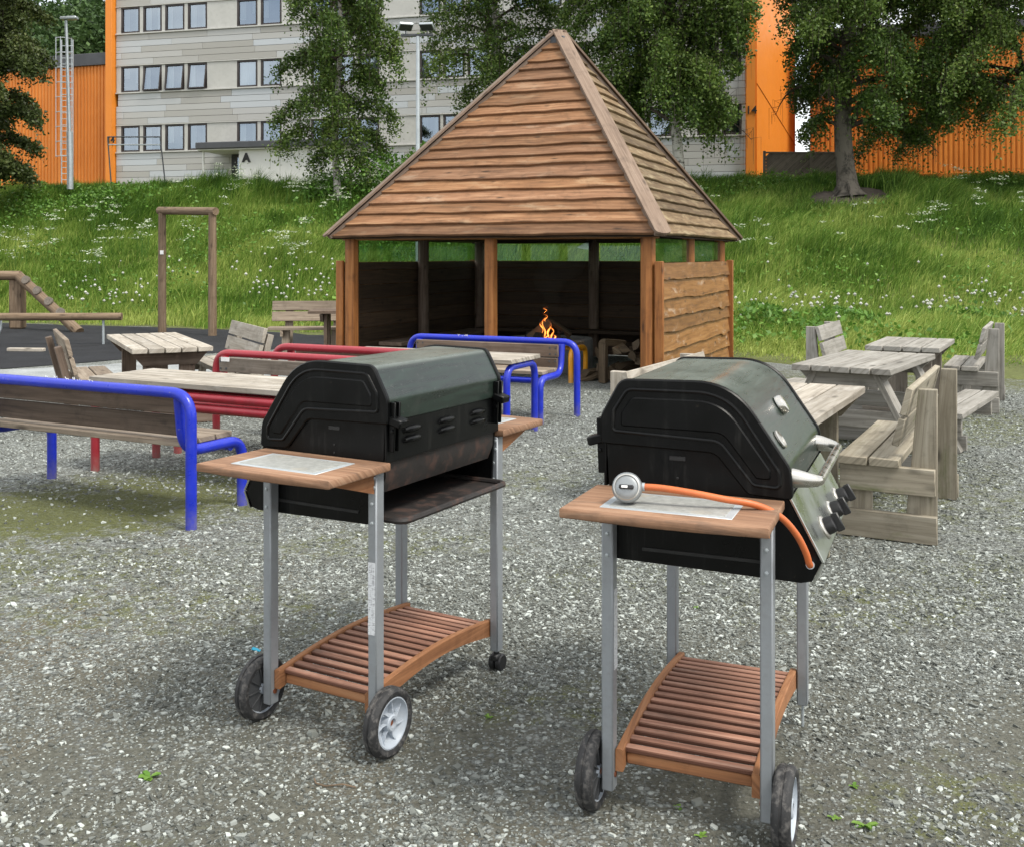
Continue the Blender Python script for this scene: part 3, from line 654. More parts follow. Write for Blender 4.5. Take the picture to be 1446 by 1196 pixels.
# entrance: canopy, white wall with the letter, recess and glazed door
s0, s1, s2, s3 = fs(311), fs(328), fs(366), fs(512)
en = MB(); fbox(en, s0, s3+.3, 6.42, 6.72, 2.2, 2.1, b=.03); en.build('canopy', M['roof_dark'], blk)
en = MB(); fbox(en, s0+.05, s3+.2, 6.36, 6.415, 2.1, 2.0, b=.01); en.build('canopy_soffit', M['white_wall'], blk)
en = MB(); fbox(en, s2, s3, BASE, 6.355, 1.9, 1.7, b=.01); ew = en.build('entrance_wall', M['white_wall'], blk)
en = MB(); en.tube([fp(s0+.25, 1.9, BASE)-O, fp(s0+.25, 1.9, 6.36)-O], .05, 10); en.build('canopy_post', M['white_wall'], blk)
en = MB(); fbox(en, s1, s2, BASE, 6.55, .075, .01, b=.001); en.build('door_recess', M['room'], blk)
for a_, b_ in ((s1+.25, s1+.95), (s1+1.1, s2-.02)):
    f = MB(); fbox(f, a_, b_, 6.2, 6.3, .16, .08); fbox(f, a_, a_+.08, BASE, 6.2, .16, .08); fbox(f, b_-.08, b_, BASE, 6.2, .16, .08)
    dd = f.build('door', M['frame_dark'], blk); p = MB(); p.quad(*[q-O for q in (fp(a_+.07, .12, BASE), fp(b_-.07, .12, BASE), fp(b_-.07, .12, 6.22), fp(a_+.07, .12, 6.22))]); p.build('pane', M['glass'], dd, recalc=False)
def letters(body, size, pos, ang, parent, name='letters', bold=.03):
    me = text_mesh(body, size, .02, bold); me.materials.clear(); me.materials.append(M['blackflat']); o = bpy.data.objects.new(name, me); COL.objects.link(o)
    o.parent = parent; o.location = pos; o.rotation_euler = (R(90), 0, ang); return o
pa = fp(fs(376.5), 1.925, 5.82)-O; letters('A', .52, pa, fang, blk, 'entrance_letter')
# orange end fins of the block
def fin(s0, s1, out, label):
    t_ = thing('facade_fin', label, 'facade fin', fp((s0+s1)/2, 0, 0)); m_ = MB()
    m_.box(fp((s0+s1)/2, out-1.0, (BASE+TOP+.6)/2)-t_.location, (s1-s0, 2.0, TOP+.6-BASE), frot, b=.01); m_.build('panel', M['orange_flat'], t_); return t_
f1 = fin(fs(155), -.03, .35, 'narrow orange fin between corrugated hall and left end of grey block')
q = fp((fs(155)+0)/2+.12, .375, 7.05); letters('14', .46, q-f1.location, fang, f1, 'house_number', .006)
f2 = fin(FLEN+.03, fs(1067), .35, 'orange fin with house number at right end of grey block')
q = fp(fs(1061.5), .375, 7.42); letters('14', .46, q-f2.location, fang, f2, 'house_number', .006)

# ------------------------------------------------------------------ orange halls
def corrug(m_, a_, b_, z0, z1, pitch=.2, dep=.045):
    a_, b_ = Vector(a_), Vector(b_); L = (b_-a_).length; d_ = (b_-a_)/L; nn = Vector((d_.y, -d_.x)); n = int(L/pitch); vs = []; fs_ = []
    for i in range(n):
        for q, o in ((0, 0), (.30, 0), (.42, dep), (.88, dep)):
            p = a_+d_*(i+q)*pitch+nn*o; vs += [(p.x, p.y, z0), (p.x, p.y, z1)]
    for k in range(len(vs)//2-1): fs_.append([k*2, k*2+2, k*2+3, k*2+1])
    m_.add(vs, fs_, None, .5)
def hall(name, label, a_, b_, z0, z1, deep, kick=True):
    a_, b_ = Vector(a_), Vector(b_); d_ = (b_-a_).normalized(); nn = Vector((d_.y, -d_.x)); ang = math.atan2(d_.y, d_.x); mid = (a_+b_)/2
    t_ = thing(name, label, 'hall', (mid.x, mid.y, 0)); o = Vector((mid.x, mid.y)); m_ = MB(); corrug(m_, a_-o, b_-o, z0, z1)
    m_.build('corrugated_wall', M['orange'], t_, smooth=False, recalc=False)
    m_ = MB(); rot = Matrix.Rotation(ang, 3, 'Z'); c = -nn*(deep/2+.01); m_.box((c.x, c.y, (z0+z1)/2), ((b_-a_).length-.04, deep, z1-z0-.01), rot); m_.build('core_wall', M['orange_flat'], t_)
    m_ = MB(); c = -nn*(deep/2-.12); m_.box((c.x, c.y, z1+.3), ((b_-a_).length+.1, deep+.1, .6), rot, b=.02); m_.build('roof', M['roof_dark'], t_)
    if kick:
        m_ = MB(); c = nn*.06; m_.box((c.x, c.y, z0+1.15), ((b_-a_).length, .02, .03), rot, b=.003); m_.build('trim_strip', M['orange_flat'], t_)
    return t_
pL0 = AT(-190, 0, 56); pL1 = AT(156, 0, 51.2)
hallL = hall('sports_hall', 'orange corrugated hall with dark roof edge and caged ladder', (pL0.x, pL0.y), (pL1.x, pL1.y), 3.9, 10.95, 14)
zz = 1.55+(362-57)*47.5/F; zr = zz-1.1
pR0 = AT(1144, 0, 46.0); pR1 = AT(1700, 0, 41.0)
hallR = hall('sports_hall', 'long orange corrugated hall behind the thick trunk and broken fence', (pR0.x, pR0.y), (pR1.x, pR1.y), 3.9, zr+.6, 12)
# ladder cage on the left hall
lp = AT(95, 0, 51.3); o = hallL.location
m_ = MB()
def L3(x, y, z): return (lp.x+x-o.x, lp.y+y-o.y, z)
for x in (-.28, .28): m_.tube([L3(x, 0, 4.2), L3(x, 0, 12.2)], .03, 6)
for k in range(26): m_.tube([L3(-.28, 0, 4.4+k*.3), L3(.28, 0, 4.4+k*.3)], .02, 5)
for k in range(9):
    z = 6.4+k*.72; m_.tube([L3(.38*math.cos(a_), -.38-.40*math.sin(a_), z) for a_ in [math.pi*(1.05-q*1.1/10)*1.0 for q in range(11)]], .02, 5)
for a_ in (.1, .8, 1.57, 2.34, 3.04): m_.tube([L3(.38*math.cos(a_), -.38-.4*math.sin(a_), 6.4), L3(.38*math.cos(a_), -.38-.4*math.sin(a_), 12.2)], .016, 5)
m_.build('caged_ladder', M['galv'], hallL)
# orange return wall beside the gap
A_, B_ = AT(1068.5, 0, 43.1), AT(1123, 0, 47.5)
t_ = thing('stair_tower', 'plain orange side wall running back beside the narrow sky gap', 'wall', ((A_.x+B_.x)/2, (A_.y+B_.y)/2, 0)); o = t_.location
d_ = Vector((B_.x-A_.x, B_.y-A_.y)).normalized(); nn = Vector((-d_.y, d_.x)); m_ = MB(); rot = Matrix.Rotation(math.atan2(d_.y, d_.x), 3, 'Z')
L_ = math.hypot(B_.x-A_.x, B_.y-A_.y); m_.box((nn.x*.35, nn.y*.35, (3.9+TOP)/2), (L_, .7, TOP-3.9), rot); m_.build('panel', M['orange_flat'], t_)
m_ = MB(); a_ = Vector((A_.x-o.x, A_.y-o.y, 8.7)); b_ = Vector((B_.x-o.x, B_.y-o.y, 6.6)); m_.beam(a_-Vector((nn.x, nn.y, 0))*.01, b_-Vector((nn.x, nn.y, 0))*.01, .03, .03); m_.build('cable', M['orange'], t_)
# fence panel
A_, B_ = AT(1084, 0, 38.5), AT(1182, 0, 39.5); t_ = thing('fence', 'grey brown fence of diagonal slats between orange wall and thick trunk', 'fence', ((A_.x+B_.x)/2, (A_.y+B_.y)/2, 4.1)); o = t_.location
x0, x1 = A_.x-o.x, B_.x-o.x; m_ = MB(); H_ = 1.35
for z in (.02, H_-.06): m_.beam((x0, 0, z+.03), (x1, 0, z+.03), .05, .06)
m_.build('rail', M['wood_darkgrey'], t_)
for x in (x0, (x0+x1)/2+.3, x1): p = MB(); p.box((x, 0, H_/2), (.09, .09, H_+.06)); p.build('post', M['wood_darkgrey'], t_)
m_ = MB(); k = x0-H_
while k < x1:
    a_ = max(k, x0+.05); b_ = min(k+H_, x1-.05)
    if b_-a_ > .1: m_.beam((a_, .0, .06+(a_-k)*.93), (b_, 0, .06+(b_-k)*.93), .02, .095)
    k += .135
m_.build('slat_panel', M['wood_darkgrey'], t_)

# ------------------------------------------------------------------ trees
def tree(name, label, cat, x, y, H_, r0, hb, env, nl, ntw, leaf, matL, matB, seed, droop=.5, twl=1.0, lean=(0, 0), perTw=16, hang=.9, group='trees on top of the bank', az=None, ups=(.6, 1.15), cull=None):
    rg = np.random.default_rng(seed); rr = random.Random(seed); z0 = float(terr(x, y))-.08
    t_ = thing(name, label, cat, (x, y, z0), 0, group)
    def tp(h): q = h/H_; return Vector((lean[0]*q*q*H_+.10*math.sin(h*.9+seed), lean[1]*q*q*H_+.10*math.cos(h*.7+seed*2), h))
    m_ = MB(); hs = [0, .08, .2, .45, .9]+[1.5+k*(H_-1.5)/14 for k in range(15)]
    m_.tube([tp(h) for h in hs], [r0*(2.1 if h == 0 else 1.75 if h < .1 else 1.35 if h < .3 else 1.14 if h < .5 else 1.0 if h < 1 else max(.06, 1-.95*(h-1)/(H_-1))) for h in hs], 14)
    if r0 > .2:
        for k in range(6):
            a_ = k*1.05+rr.random()*.5; e = r0*rr.uniform(1.9, 2.8); dv = Vector((math.cos(a_), math.sin(a_), 0))
            m_.tube([dv*r0*.5+Vector((0, 0, .5)), dv*r0*1.3+Vector((0, 0, .16)), dv*e+Vector((0, 0, -.03 if dv.y > 0 else -.16))], [r0*.36, r0*.2, r0*.07], 8)
    lc = []; lt = []; br = MB()
    for i in range(nl):
        h = hb+(H_*.96-hb)*((i+.5)/nl)**1.0; a_ = i*2.39996+rr.uniform(-.4, .4)
        if az and i < len(az): h, a_ = az[i][0], az[i][1]
        Ln = env((h-hb)/(H_-hb), a_)*rr.uniform(.72, 1.08)
        if az and i < len(az): Ln = az[i][2]
        if Ln < .2: continue
        p0 = tp(h); dv = Vector((math.cos(a_), math.sin(a_), 0)); up = rr.uniform(*ups); pts = []; K = 9
        for k in range(K+1):
            q = k/K; side = Vector((-dv.y, dv.x, 0))*.12*Ln*math.sin(q*3+i)
            pts.append(p0+dv*Ln*q*(1-.08*q)+Vector((0, 0, Ln*(up*q-(up*.55+droop)*q*q)))+side)
        rb = min(.35*r0, .02+.022*Ln); br.tube(pts, [max(.008, rb*(1-.9*k/K)) for k in range(K+1)], 5)
        nt_ = max(5, int(ntw*Ln)); clump = rr.uniform(-.18, .18)
        for j in range(nt_):
            q = .18+.82*((j+rr.random())/nt_)**.85; k = min(K-1, int(q*K)); pp = pts[k].lerp(pts[k+1], q*K-k)
            a2 = a_+rr.uniform(-1.6, 1.6); ln = twl*rr.uniform(.5, 1.25)*(1-.35*q)
            dv2 = Vector((math.cos(a2), math.sin(a2), rr.uniform(-.35, .55)))
            e = pp+dv2*ln*.42+Vector((0, 0, -hang*ln*rr.uniform(.45, 1.35))); md = pp+dv2*ln*.42+Vector((0, 0, .04))
            if j % 3 == 0: br.tube([pp, md, e], [.008, .006, .003], 3, cap=False)
            n = int(perTw*rr.uniform(.6, 1.4)); qq = rg.random(n)**.8
            A = np.array(pp)[None]*((1-qq)**2)[:, None]+np.array(md)[None]*(2*qq*(1-qq))[:, None]+np.array(e)[None]*(qq**2)[:, None]
            lc.append(A+rg.normal(size=(n, 3))*np.array([.10, .10, .08])*twl); lt.append(np.clip(.42+clump+rg.normal(size=n)*.22, 0, 1))
    m_.build('trunk', matB, t_); br.build('branches', M['twig'], t_, recalc=False)
    lc = np.concatenate(lc); lt = np.concatenate(lt)
    if cull is not None: kp = ~cull(lc); lc, lt = lc[kp], lt[kp]
    v, q = leafquads(lc, np.full(len(lc), leaf), .1, rg)
    bigmesh('crown', v, quads=q, tintv=lt, mat=matL, parent=t_)
    return len(lc)
def env_birch(Rm, pk=.35): return lambda q, a_: Rm*(.55+.45*min(1, q/pk)) * (1 if q < pk else max(.1, 1-((q-pk)/(1-pk))**1.6*.85))
def envL(l, r, k=.25):   # left / right reach
    return lambda q, a_: (r+(l-r)*(.5-.5*math.cos(a_)))*(.85+k*min(q, .6))
N1 = tree('birch_tree', 'slim birch with thin white trunk in front of the entrance wall', 'tree', -5.45, 32.6, 12, .11, 1.3, lambda q, a_: 2.1*(.72+.4*math.sin(min(q*3, 1.57)))*(.8+.35*math.sin(a_*2+q*9)), 58, 28, .10, M['leaf_birch'], M['bark_birch'], 3, droop=.5, twl=1.1, perTw=26, hang=1.1)
N2 = tree('birch_tree', 'tall birch whose crown shows left of the hut roof peak', 'tree', -.6, 35.5, 13.5, .15, 3.2, lambda q, a_: 2.9*(.8+.3*math.sin(a_*2+q*7)), 50, 22, .105, M['leaf_birch'], M['bark_birch'], 4, droop=.45, twl=1.25, perTw=26, hang=1.1)
N3 = tree('birch_tree', 'dense birch with pale speckled trunk right behind the hut roof', 'tree', 5.07, 31.8, 13.5, .17, 2.4, envL(4.0, 2.7, .4), 80, 30, .105, M['leaf_birch'], M['bark_birch'], 8, droop=.5, twl=1.2, perTw=28, hang=1.1, cull=lambda p: (p[:, 0] > 1.6+.25*np.sin(p[:, 2]*5)) & (p[:, 2] < 4.6))
N4 = tree('birch_tree', 'broad birch with thick dark rooted trunk before the orange hall', 'tree', 10.45, 32.5, 13.5, .29, 2.0, lambda q, a_: (5.0-(3.9 if q < .17 else 1.7)*max(0, -math.cos(a_)))*(.85+.3*min(q, .6))*(.9+.25*math.sin(a_*3+q*8)), 74, 25, .105, M['leaf_birch'], M['bark_dark'], 15, droop=.45, twl=1.15, perTw=26, hang=.9, ups=(.5, .95), cull=lambda p: ((p[:, 0] < -.95+.25*np.sin(p[:, 2]*5)) & (p[:, 2] < 3.7)) | (p[:, 2] < 1.15+.3*np.abs(p[:, 0])*np.clip(p[:, 0], 0, 1)+.3*np.sin(p[:, 0]*4)))
N5 = tree('broadleaf_tree', 'dark leafy tree at the left edge before the orange hall', 'tree', -16.4, 31.5, 12, .25, 1.3, lambda q, a_: 2.75*(.9+.2*q)*(.92+.16*math.sin(a_*3+q*8)), 70, 28, .11, M['leaf_dark'], M['bark_dark'], 21, droop=.35, twl=1.0, perTw=30, hang=.5)
N6 = tree('birch_tree', 'birch whose hanging foliage fills the top right corner', 'tree', 16.9, 33.5, 13, .22, 2.2, lambda q, a_: (6.4 if math.cos(a_) < 0 else 4.6)*(.9+.2*math.sin(a_*3+q*8)), 74, 22, .105, M['leaf_birch'], M['bark_birch'], 33, droop=.55, twl=1.25, perTw=28, hang=1.1, ups=(.4, .9))
print('leaves', N1, N2, N3, N4, N5, N6)
# bare soil round the thick trunk
xx = []; nn = 40
for k in range(nn):
    a_ = 2*math.pi*k/nn; r_ = 1+.14*math.sin(3*a_+1)+.08*math.sin(7*a_)
    xx.append((10.45+1.35*r_*math.cos(a_), 32.1+.95*r_*math.sin(a_)))
vs = [(x, y, float(terr(x, y))+.05) for x, y in xx]+[(10.45, 32.2, float(terr(10.45, 32.2))+.07)]
m_ = MB(); m_.add(vs, [[k, (k+1) % nn, nn] for k in range(nn)]); kind(m_.build('bare_soil', M['dirt'], recalc=False), 'structure')

# ------------------------------------------------------------------ grass, weeds, flowers
g = np.random.default_rng(77)
def scatter(n, x0, x1, ylo, yhi):
    x = g.uniform(x0, x1, n); lo = lawn_front(x); y = lo+(yhi-lo)*g.random(n)**.9; return x, y
HCX, HCY, HTH = (915-723)/F*11.8-1.95*math.cos(R(23))+1.95*math.sin(R(23)), 11.8+1.95*math.sin(R(23))+1.95*math.cos(R(23)), R(23)
def inhut(x, y):
    dx, dy = x-HCX, y-HCY; a_ = dx*math.cos(HTH)-dy*math.sin(HTH); b_ = dx*math.sin(HTH)+dy*math.cos(HTH); return (np.abs(a_) < 2.15) & (np.abs(b_) < 2.15)
def nz2(x, y, f, s=0): return np.sin(x*f+1.3*np.sin(y*f*.8+s))*np.cos(y*f*1.1+1.7*np.sin(x*f*.6+s*2))
def blades(name, x, y, h, wd, tn, lean, mat, label, cat):
    n = len(x); z = terr(x, y); a_ = g.uniform(0, 2*np.pi, n); wx = np.cos(a_)*wd/2; wy = np.sin(a_)*wd/2
    lx = lean*(.55+.3*nz2(x, y, .5, 2))+g.normal(size=n)*.22; ly = g.normal(size=n)*.25-.12
    B = np.stack([x, y, z-.03], 1); Wv = np.stack([wx, wy, np.zeros(n)], 1)
    mid = B+np.stack([lx*h*.25, ly*h*.25, h*.58], 1); tip = B+np.stack([lx*h, ly*h, h*(1-.18*np.abs(lx))], 1)
    V = np.stack([B-Wv, B+Wv, mid+Wv*.75, mid-Wv*.75, tip], 1).reshape(-1, 3); i = np.arange(n)[:, None]*5
    return kind(tag(bigmesh(name, V, quads=i+np.array([[0, 1, 2, 3]]), tris=i+np.array([[3, 2, 4]]), tintv=np.concatenate([tn, tn]), mat=mat), label, cat), 'stuff')
n = 680000; x, y = scatter(n, -25, 23, 0, 36.5)
keep = np.abs(x) < .54*y+4; keep &= ~inhut(x, y); keep &= ((x-10.45)/1.25)**2+((y-32.1)/.85)**2 > 1
x, y = x[keep], y[keep]; up = np.clip(terr(x, y)/4.2, 0, 1); dist = y-lawn_front(x)
flat = (x > 3) & (y < 21.0)
lush = .5+.5*nz2(x, y, .55, 1); h = (.17+.38*lush)*(.55+.7*g.random(len(x)))*np.clip(.35+dist*.30, .3, 1.0)
h = np.where(flat, h*np.clip(.25+(y-16)*.16, .22, 1), h)
h *= 1+.75*np.clip(nz2(x, y, 3.1, 8)-.35, 0, 1)*1.6
dens = np.clip(dist*.55+.04+.3*nz2(x, y, 2.2, 4), 0, 1); dens = np.where(flat, dens*np.clip(.62+(y-14)*.12, .4, 1), dens); k = g.random(len(x)) < dens
x, y, h, up, lush, flat = x[k], y[k], h[k], up[k], lush[k], flat[k]
tn = np.clip(.68-.42*up+.26*nz2(x, y, .8, 3)+.16*nz2(x, y, 2.1, 6)+g.normal(size=len(x))*.2+.12*flat+(g.random(len(x)) < .04)*.5, 0, 1)
blades('meadow_grass', x, y, h, .016+.012*g.random(len(x)), tn, .42, M['grass'], 'long green meadow grass covering the bank', 'grass')
# broad leaves in patches
n = 60000; x, y = scatter(n, -21, 21, 0, 36.8); pn = nz2(x, y, .75, 9)+.5*nz2(x, y, 1.9, 2)
k = (np.abs(x) < .54*y+1) & (pn > .25) & (y > lawn_front(x)+1.2) & ~inhut(x, y) & (((x-10.45)/1.3)**2+((y-32.1)/.9)**2 > 1); x, y = x[k], y[k]
c = np.stack([x, y, terr(x, y)+.08+.38*g.random(len(x))*np.clip((y-lawn_front(x))*.3, .3, 1)], 1); v, q = leafquads(c, .05+.07*g.random(len(x)), .6, g, .7)
kind(tag(bigmesh('bank_weeds', v, quads=q, tintv=np.clip(.4+g.normal(size=len(x))*.25, 0, 1), mat=M['weed']), 'broad leaved weeds growing among the bank grass', 'weeds'), 'stuff')
# cow parsley: stems with flat white umbels
def umbels(name, P, hts, mat, label, cat, r=.05, nf=9, leafy=True):
    n = len(P); top = P+np.stack([g.normal(size=n)*.08, g.normal(size=n)*.08, hts], 1)
    sw = .006; s1 = np.stack([np.full(n, sw), np.zeros(n), np.zeros(n)], 1); V = [np.stack([P-s1, P+s1, top+s1*.6, top-s1*.6], 1).reshape(-1, 3)]; T = [np.full(n, .12)]
    heads = np.repeat(top, nf, 0); off = g.normal(size=(n*nf, 3))*np.array([r*1.5, r*1.5, r*.35]); cv, _ = leafquads(heads+off, np.full(n*nf, r*.95), 1.6, g, .95); V.append(cv); T.append(np.clip(.6+g.normal(size=n*nf)*.3, .25, 1))
    V = np.concatenate(V); q = np.arange(len(V)).reshape(-1, 4); mi = np.concatenate([np.zeros(n, int), np.ones(n*nf, int)])
    o = bigmesh(name, V, quads=q, tintv=np.concatenate(T), mat=M['weed']); o.data.materials.append(mat); o.data.polygons.foreach_set('material_index', mi); o.data.update(); return kind(tag(o, label, cat), 'stuff')
px = []
for cx, cy, sx, sy, nn in ((-9.5, 33.4, 1.6, .8, 34), (-6.6, 33.2, 1.5, .9, 70), (-4.2, 33.2, 1.2, .9, 150), (-2.6, 32.4, 1.2, 1, 110), (-1.2, 31.2, 1.0, 1.2, 60), (-12.5, 30, 1.6, 1.5, 40), (-8.3, 29.5, 1.2, 1.2, 35), (-10.5, 28.4, 1.5, .8, 35), (-5.6, 28.8, .9, 1.4, 40), (-14.2, 28.2, 1.2, 1, 30), (-3.9, 29.8, 1.2, 1, 30),
                           (8.0, 28.2, 1.2, .8, 14), (12.8, 29.8, 1.4, .8, 40), (14.6, 28.8, 1.0, .9, 34), (11.4, 27.2, .8, .6, 14), (10.4, 29.0, .6, .4, 9), (7.2, 26.5, 1, .8, 10), (15.5, 30.5, 1, .8, 24), (6.3, 29.5, .6, .5, 6)):
    sub = g.normal(size=(max(2, nn//9), 2))*np.array([sx, sy]); px.append(np.array([cx, cy])+sub[g.integers(0, len(sub), nn)]+g.normal(size=(nn, 2))*.16)
px = np.concatenate(px); px = px[(px[:, 1] < 35) & (g.random(len(px)) < .5)]; P = np.stack([px[:, 0], px[:, 1], terr(px[:, 0], px[:, 1])], 1)
umbels('cow_parsley', P, g.uniform(.55, 1.05, len(P)), M['flower'], 'white flowering cow parsley along the top of the bank', 'wildflowers', .055, 14)
# leafy bushes of weeds at the crest
C_ = []
for cx, cy, rx, hz, nn in ((-11.8, 33.6, 1.2, .35, 700), (-6.0, 33.4, .9, .8, 1500), (-4.4, 33.2, 1.6, 1.5, 3600), (-2.7, 32.8, 1.4, 1.7, 3600), (-1.3, 32.0, 1.3, 1.5, 2600), (-12.8, 33.2, 1.8, .5, 1200), (-15.5, 33, 1.5, .4, 800), (4.9, 20.6, 1.1, .6, 1700), (6.6, 21.2, 1.3, .5, 1500), (9.4, 21.6, 1.2, .5, 900), (-3.4, 22.6, 1.0, .55, 900), (12.6, 22, 1.2, .5, 700)):
    xx = cx+g.normal(size=nn)*rx*.6; yy = cy+g.normal(size=nn)*.6; C_.append(np.stack([xx, yy, terr(xx, yy)+hz*g.random(nn)**.8*np.exp(-((xx-cx)/rx)**2)], 1))
C_ = np.concatenate(C_); v, q = leafquads(C_, .07+.08*g.random(len(C_)), .2, g, .55)
kind(tag(bigmesh('bank_weeds', v, quads=q, tintv=np.clip(.3+g.normal(size=len(C_))*.22, 0, 1), mat=M['weed']), 'tall leafy weeds massed along the crest of the bank', 'weeds'), 'stuff')
# dandelion clocks low on the bank
n = 520; x = np.concatenate([g.uniform(3.6, 13.5, 330), g.uniform(-11, -2.5, 190)]); y = np.where(x > 0, 21.3+g.normal(size=n)*1.7, 24.0+np.abs(g.normal(size=n))*1.1); y = np.maximum(y, lawn_front(x)+.7)
kk = nz2(x, y, .8, 5) > -.35; x, y = x[kk], y[kk]; n = len(x)
P = np.stack([x, y, terr(x, y)], 1); hts = g.uniform(.4, .78, n); top = P+np.stack([g.normal(size=n)*.05, g.normal(size=n)*.05, hts], 1)
ico = np.array([[1, 0, 0], [-1, 0, 0], [0, 1, 0], [0, -1, 0], [0, 0, 1], [0, 0, -1]])*1.0; tri = np.array([[0, 2, 4], [2, 1, 4], [1, 3, 4], [3, 0, 4], [2, 0, 5], [1, 2, 5], [3, 1, 5], [0, 3, 5]])
V = np.concatenate([(top[:, None]+ico[None]*(.024+.020*g.random(n))[:, None, None]).reshape(-1, 3), np.stack([P+[.005, 0, 0], P-[.005, 0, 0], top], 1).reshape(-1, 3)])
T = np.concatenate([(np.arange(n)[:, None, None]*6+tri[None]).reshape(-1, 3), n*6+np.arange(n*3).reshape(-1, 3)])
o = bigmesh('dandelion_clocks', V, tris=T, tintv=g.random(len(T)), mat=M['seed'], smooth=False); o.data.materials.append(M['weed']); mi = np.zeros(len(T), int); mi[n*8:] = 1; o.data.polygons.foreach_set('material_index', mi)
kind(tag(o, 'white dandelion clocks on stalks low on the bank', 'wildflowers'), 'stuff')

# ------------------------------------------------------------------ loose stones on the ground
g = np.random.default_rng(9)
def pebbles(n, y0, y1, pw, s0, s1, tlo, thi):
    y = y0+(y1-y0)*g.random(n)**pw; x = (g.random(n)*2-1)*(.505*y+.1); return x, y, s0*np.exp(g.random(n)**2.2*math.log(s1/s0)), np.clip(tlo+(thi-tlo)*g.random(n)**2.1, 0, 1)
parts = [pebbles(190000, 2.0, 5.4, 1.0, .002, .0095, .05, 1.0), pebbles(80000, 4.4, 12, .95, .0045, .013, .15, 1.0), pebbles(1300, 2.0, 8, 1, .008, .016, .2, .72)]
x, y, sz, tn = [np.concatenate(a_) for a_ in zip(*parts)]
cov = .5+.5*nz2(x, y, 1.6, 1)+.35*nz2(x, y, 4.1, 3); k = (g.random(len(x)) < np.clip((.42+.5*nz2(x, y, .9, 4)+.4*nz2(x, y, 2.3, 7)+.25*nz2(x, y, 5.5, 2))*(.75+.12*np.clip(x, -2, 2))+np.clip((y-3.6)*.11, -.05, .5), .07, 1)) | (sz > .0105)
moss = ((x+2.75)/1.2)**2+((y-6.3)/.6)**2; k &= (moss > 1) | (g.random(len(x)) < .3); x, y, sz, tn = x[k], y[k], sz[k], tn[k]; n = len(x)
cube = np.array([[x_, y_, z_] for x_ in (-1, 1) for y_ in (-1, 1) for z_ in (-1, 1)])*.72; nv = 8
ctri = np.array([[0, 1, 3], [0, 3, 2], [4, 6, 7], [4, 7, 5], [0, 4, 5], [0, 5, 1], [2, 3, 7], [2, 7, 6], [0, 2, 6], [0, 6, 4], [1, 5, 7], [1, 7, 3]])
sh = cube[None]*np.stack([g.uniform(.75, 1.3, n), g.uniform(.55, 1.0, n), g.uniform(.4, .8, n)], 1)[:, None]*(1+.9*(g.random((n, 8, 3))-.5))
ca, sa = np.cos(g.uniform(0, 6.3, n)), np.sin(g.uniform(0, 6.3, n)); rx = sh[..., 0]*ca[:, None]-sh[..., 1]*sa[:, None]; ry = sh[..., 0]*sa[:, None]+sh[..., 1]*ca[:, None]
tl = g.normal(size=n)*.4; rz = sh[..., 2]+rx*tl[:, None]
V = np.stack([x[:, None]+rx*sz[:, None], y[:, None]+ry*sz[:, None], (rz*sz[:, None])+sz[:, None]*.22], 2).reshape(-1, 3); T = (np.arange(n)[:, None, None]*8+ctri[None]).reshape(-1, 3)
print('stones', n)
kind(tag(bigmesh('gravel_stones', V, tris=T, tintv=np.repeat(tn, 12), mat=M['stone']), 'loose crushed stone lying on the grey dirt', 'gravel'), 'stuff')

# ------------------------------------------------------------------ grill hut (open sided shelter with a steep board roof)
HS = 3.9; th = R(23); HU = Vector((math.cos(th), -math.sin(th), 0)); HV = Vector((math.sin(th), math.cos(th), 0)); Z3 = Vector((0, 0, 1))
PFR = Vector(((915-723)/F*11.8, 11.8, 0)); HC = PFR-HU*HS/2+HV*HS/2
hut = thing('barbecue_hut', 'open wooden barbecue hut with steep pyramid roof of overlapping boards', 'shelter', HC, -th)
# local frame: x along HU, y along HV
hs = HS/2; WT = 1.47; OV = .205; EZ = 1.78; AZ = 4.60; E_ = hs+OV
def local(x, y, z): return Vector((x, y, z))
postxy = [(-hs, -hs), (0, -hs), (hs, -hs), (hs, 0), (hs, hs), (0, hs), (-hs, hs), (-hs, 0)]
for i, (x, y) in enumerate(postxy):
    p = MB(); r_ = .092 if i in (0, 2) else .085
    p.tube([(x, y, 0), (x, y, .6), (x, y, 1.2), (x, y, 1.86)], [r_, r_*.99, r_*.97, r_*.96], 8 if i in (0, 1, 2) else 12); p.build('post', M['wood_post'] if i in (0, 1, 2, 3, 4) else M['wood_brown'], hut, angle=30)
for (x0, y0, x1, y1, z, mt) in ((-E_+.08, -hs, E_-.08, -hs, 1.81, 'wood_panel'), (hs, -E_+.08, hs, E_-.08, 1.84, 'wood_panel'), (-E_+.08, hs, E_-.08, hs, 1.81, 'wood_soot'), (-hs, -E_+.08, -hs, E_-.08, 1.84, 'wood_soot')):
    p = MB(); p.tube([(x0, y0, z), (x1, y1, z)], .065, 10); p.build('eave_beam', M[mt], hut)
apex = Vector((.13, 0, AZ)); cor = [Vector((-E_, -E_, EZ)), Vector((E_, -E_, EZ)), Vector((E_, E_, EZ)), Vector((-E_, E_, EZ))]
NR = 18
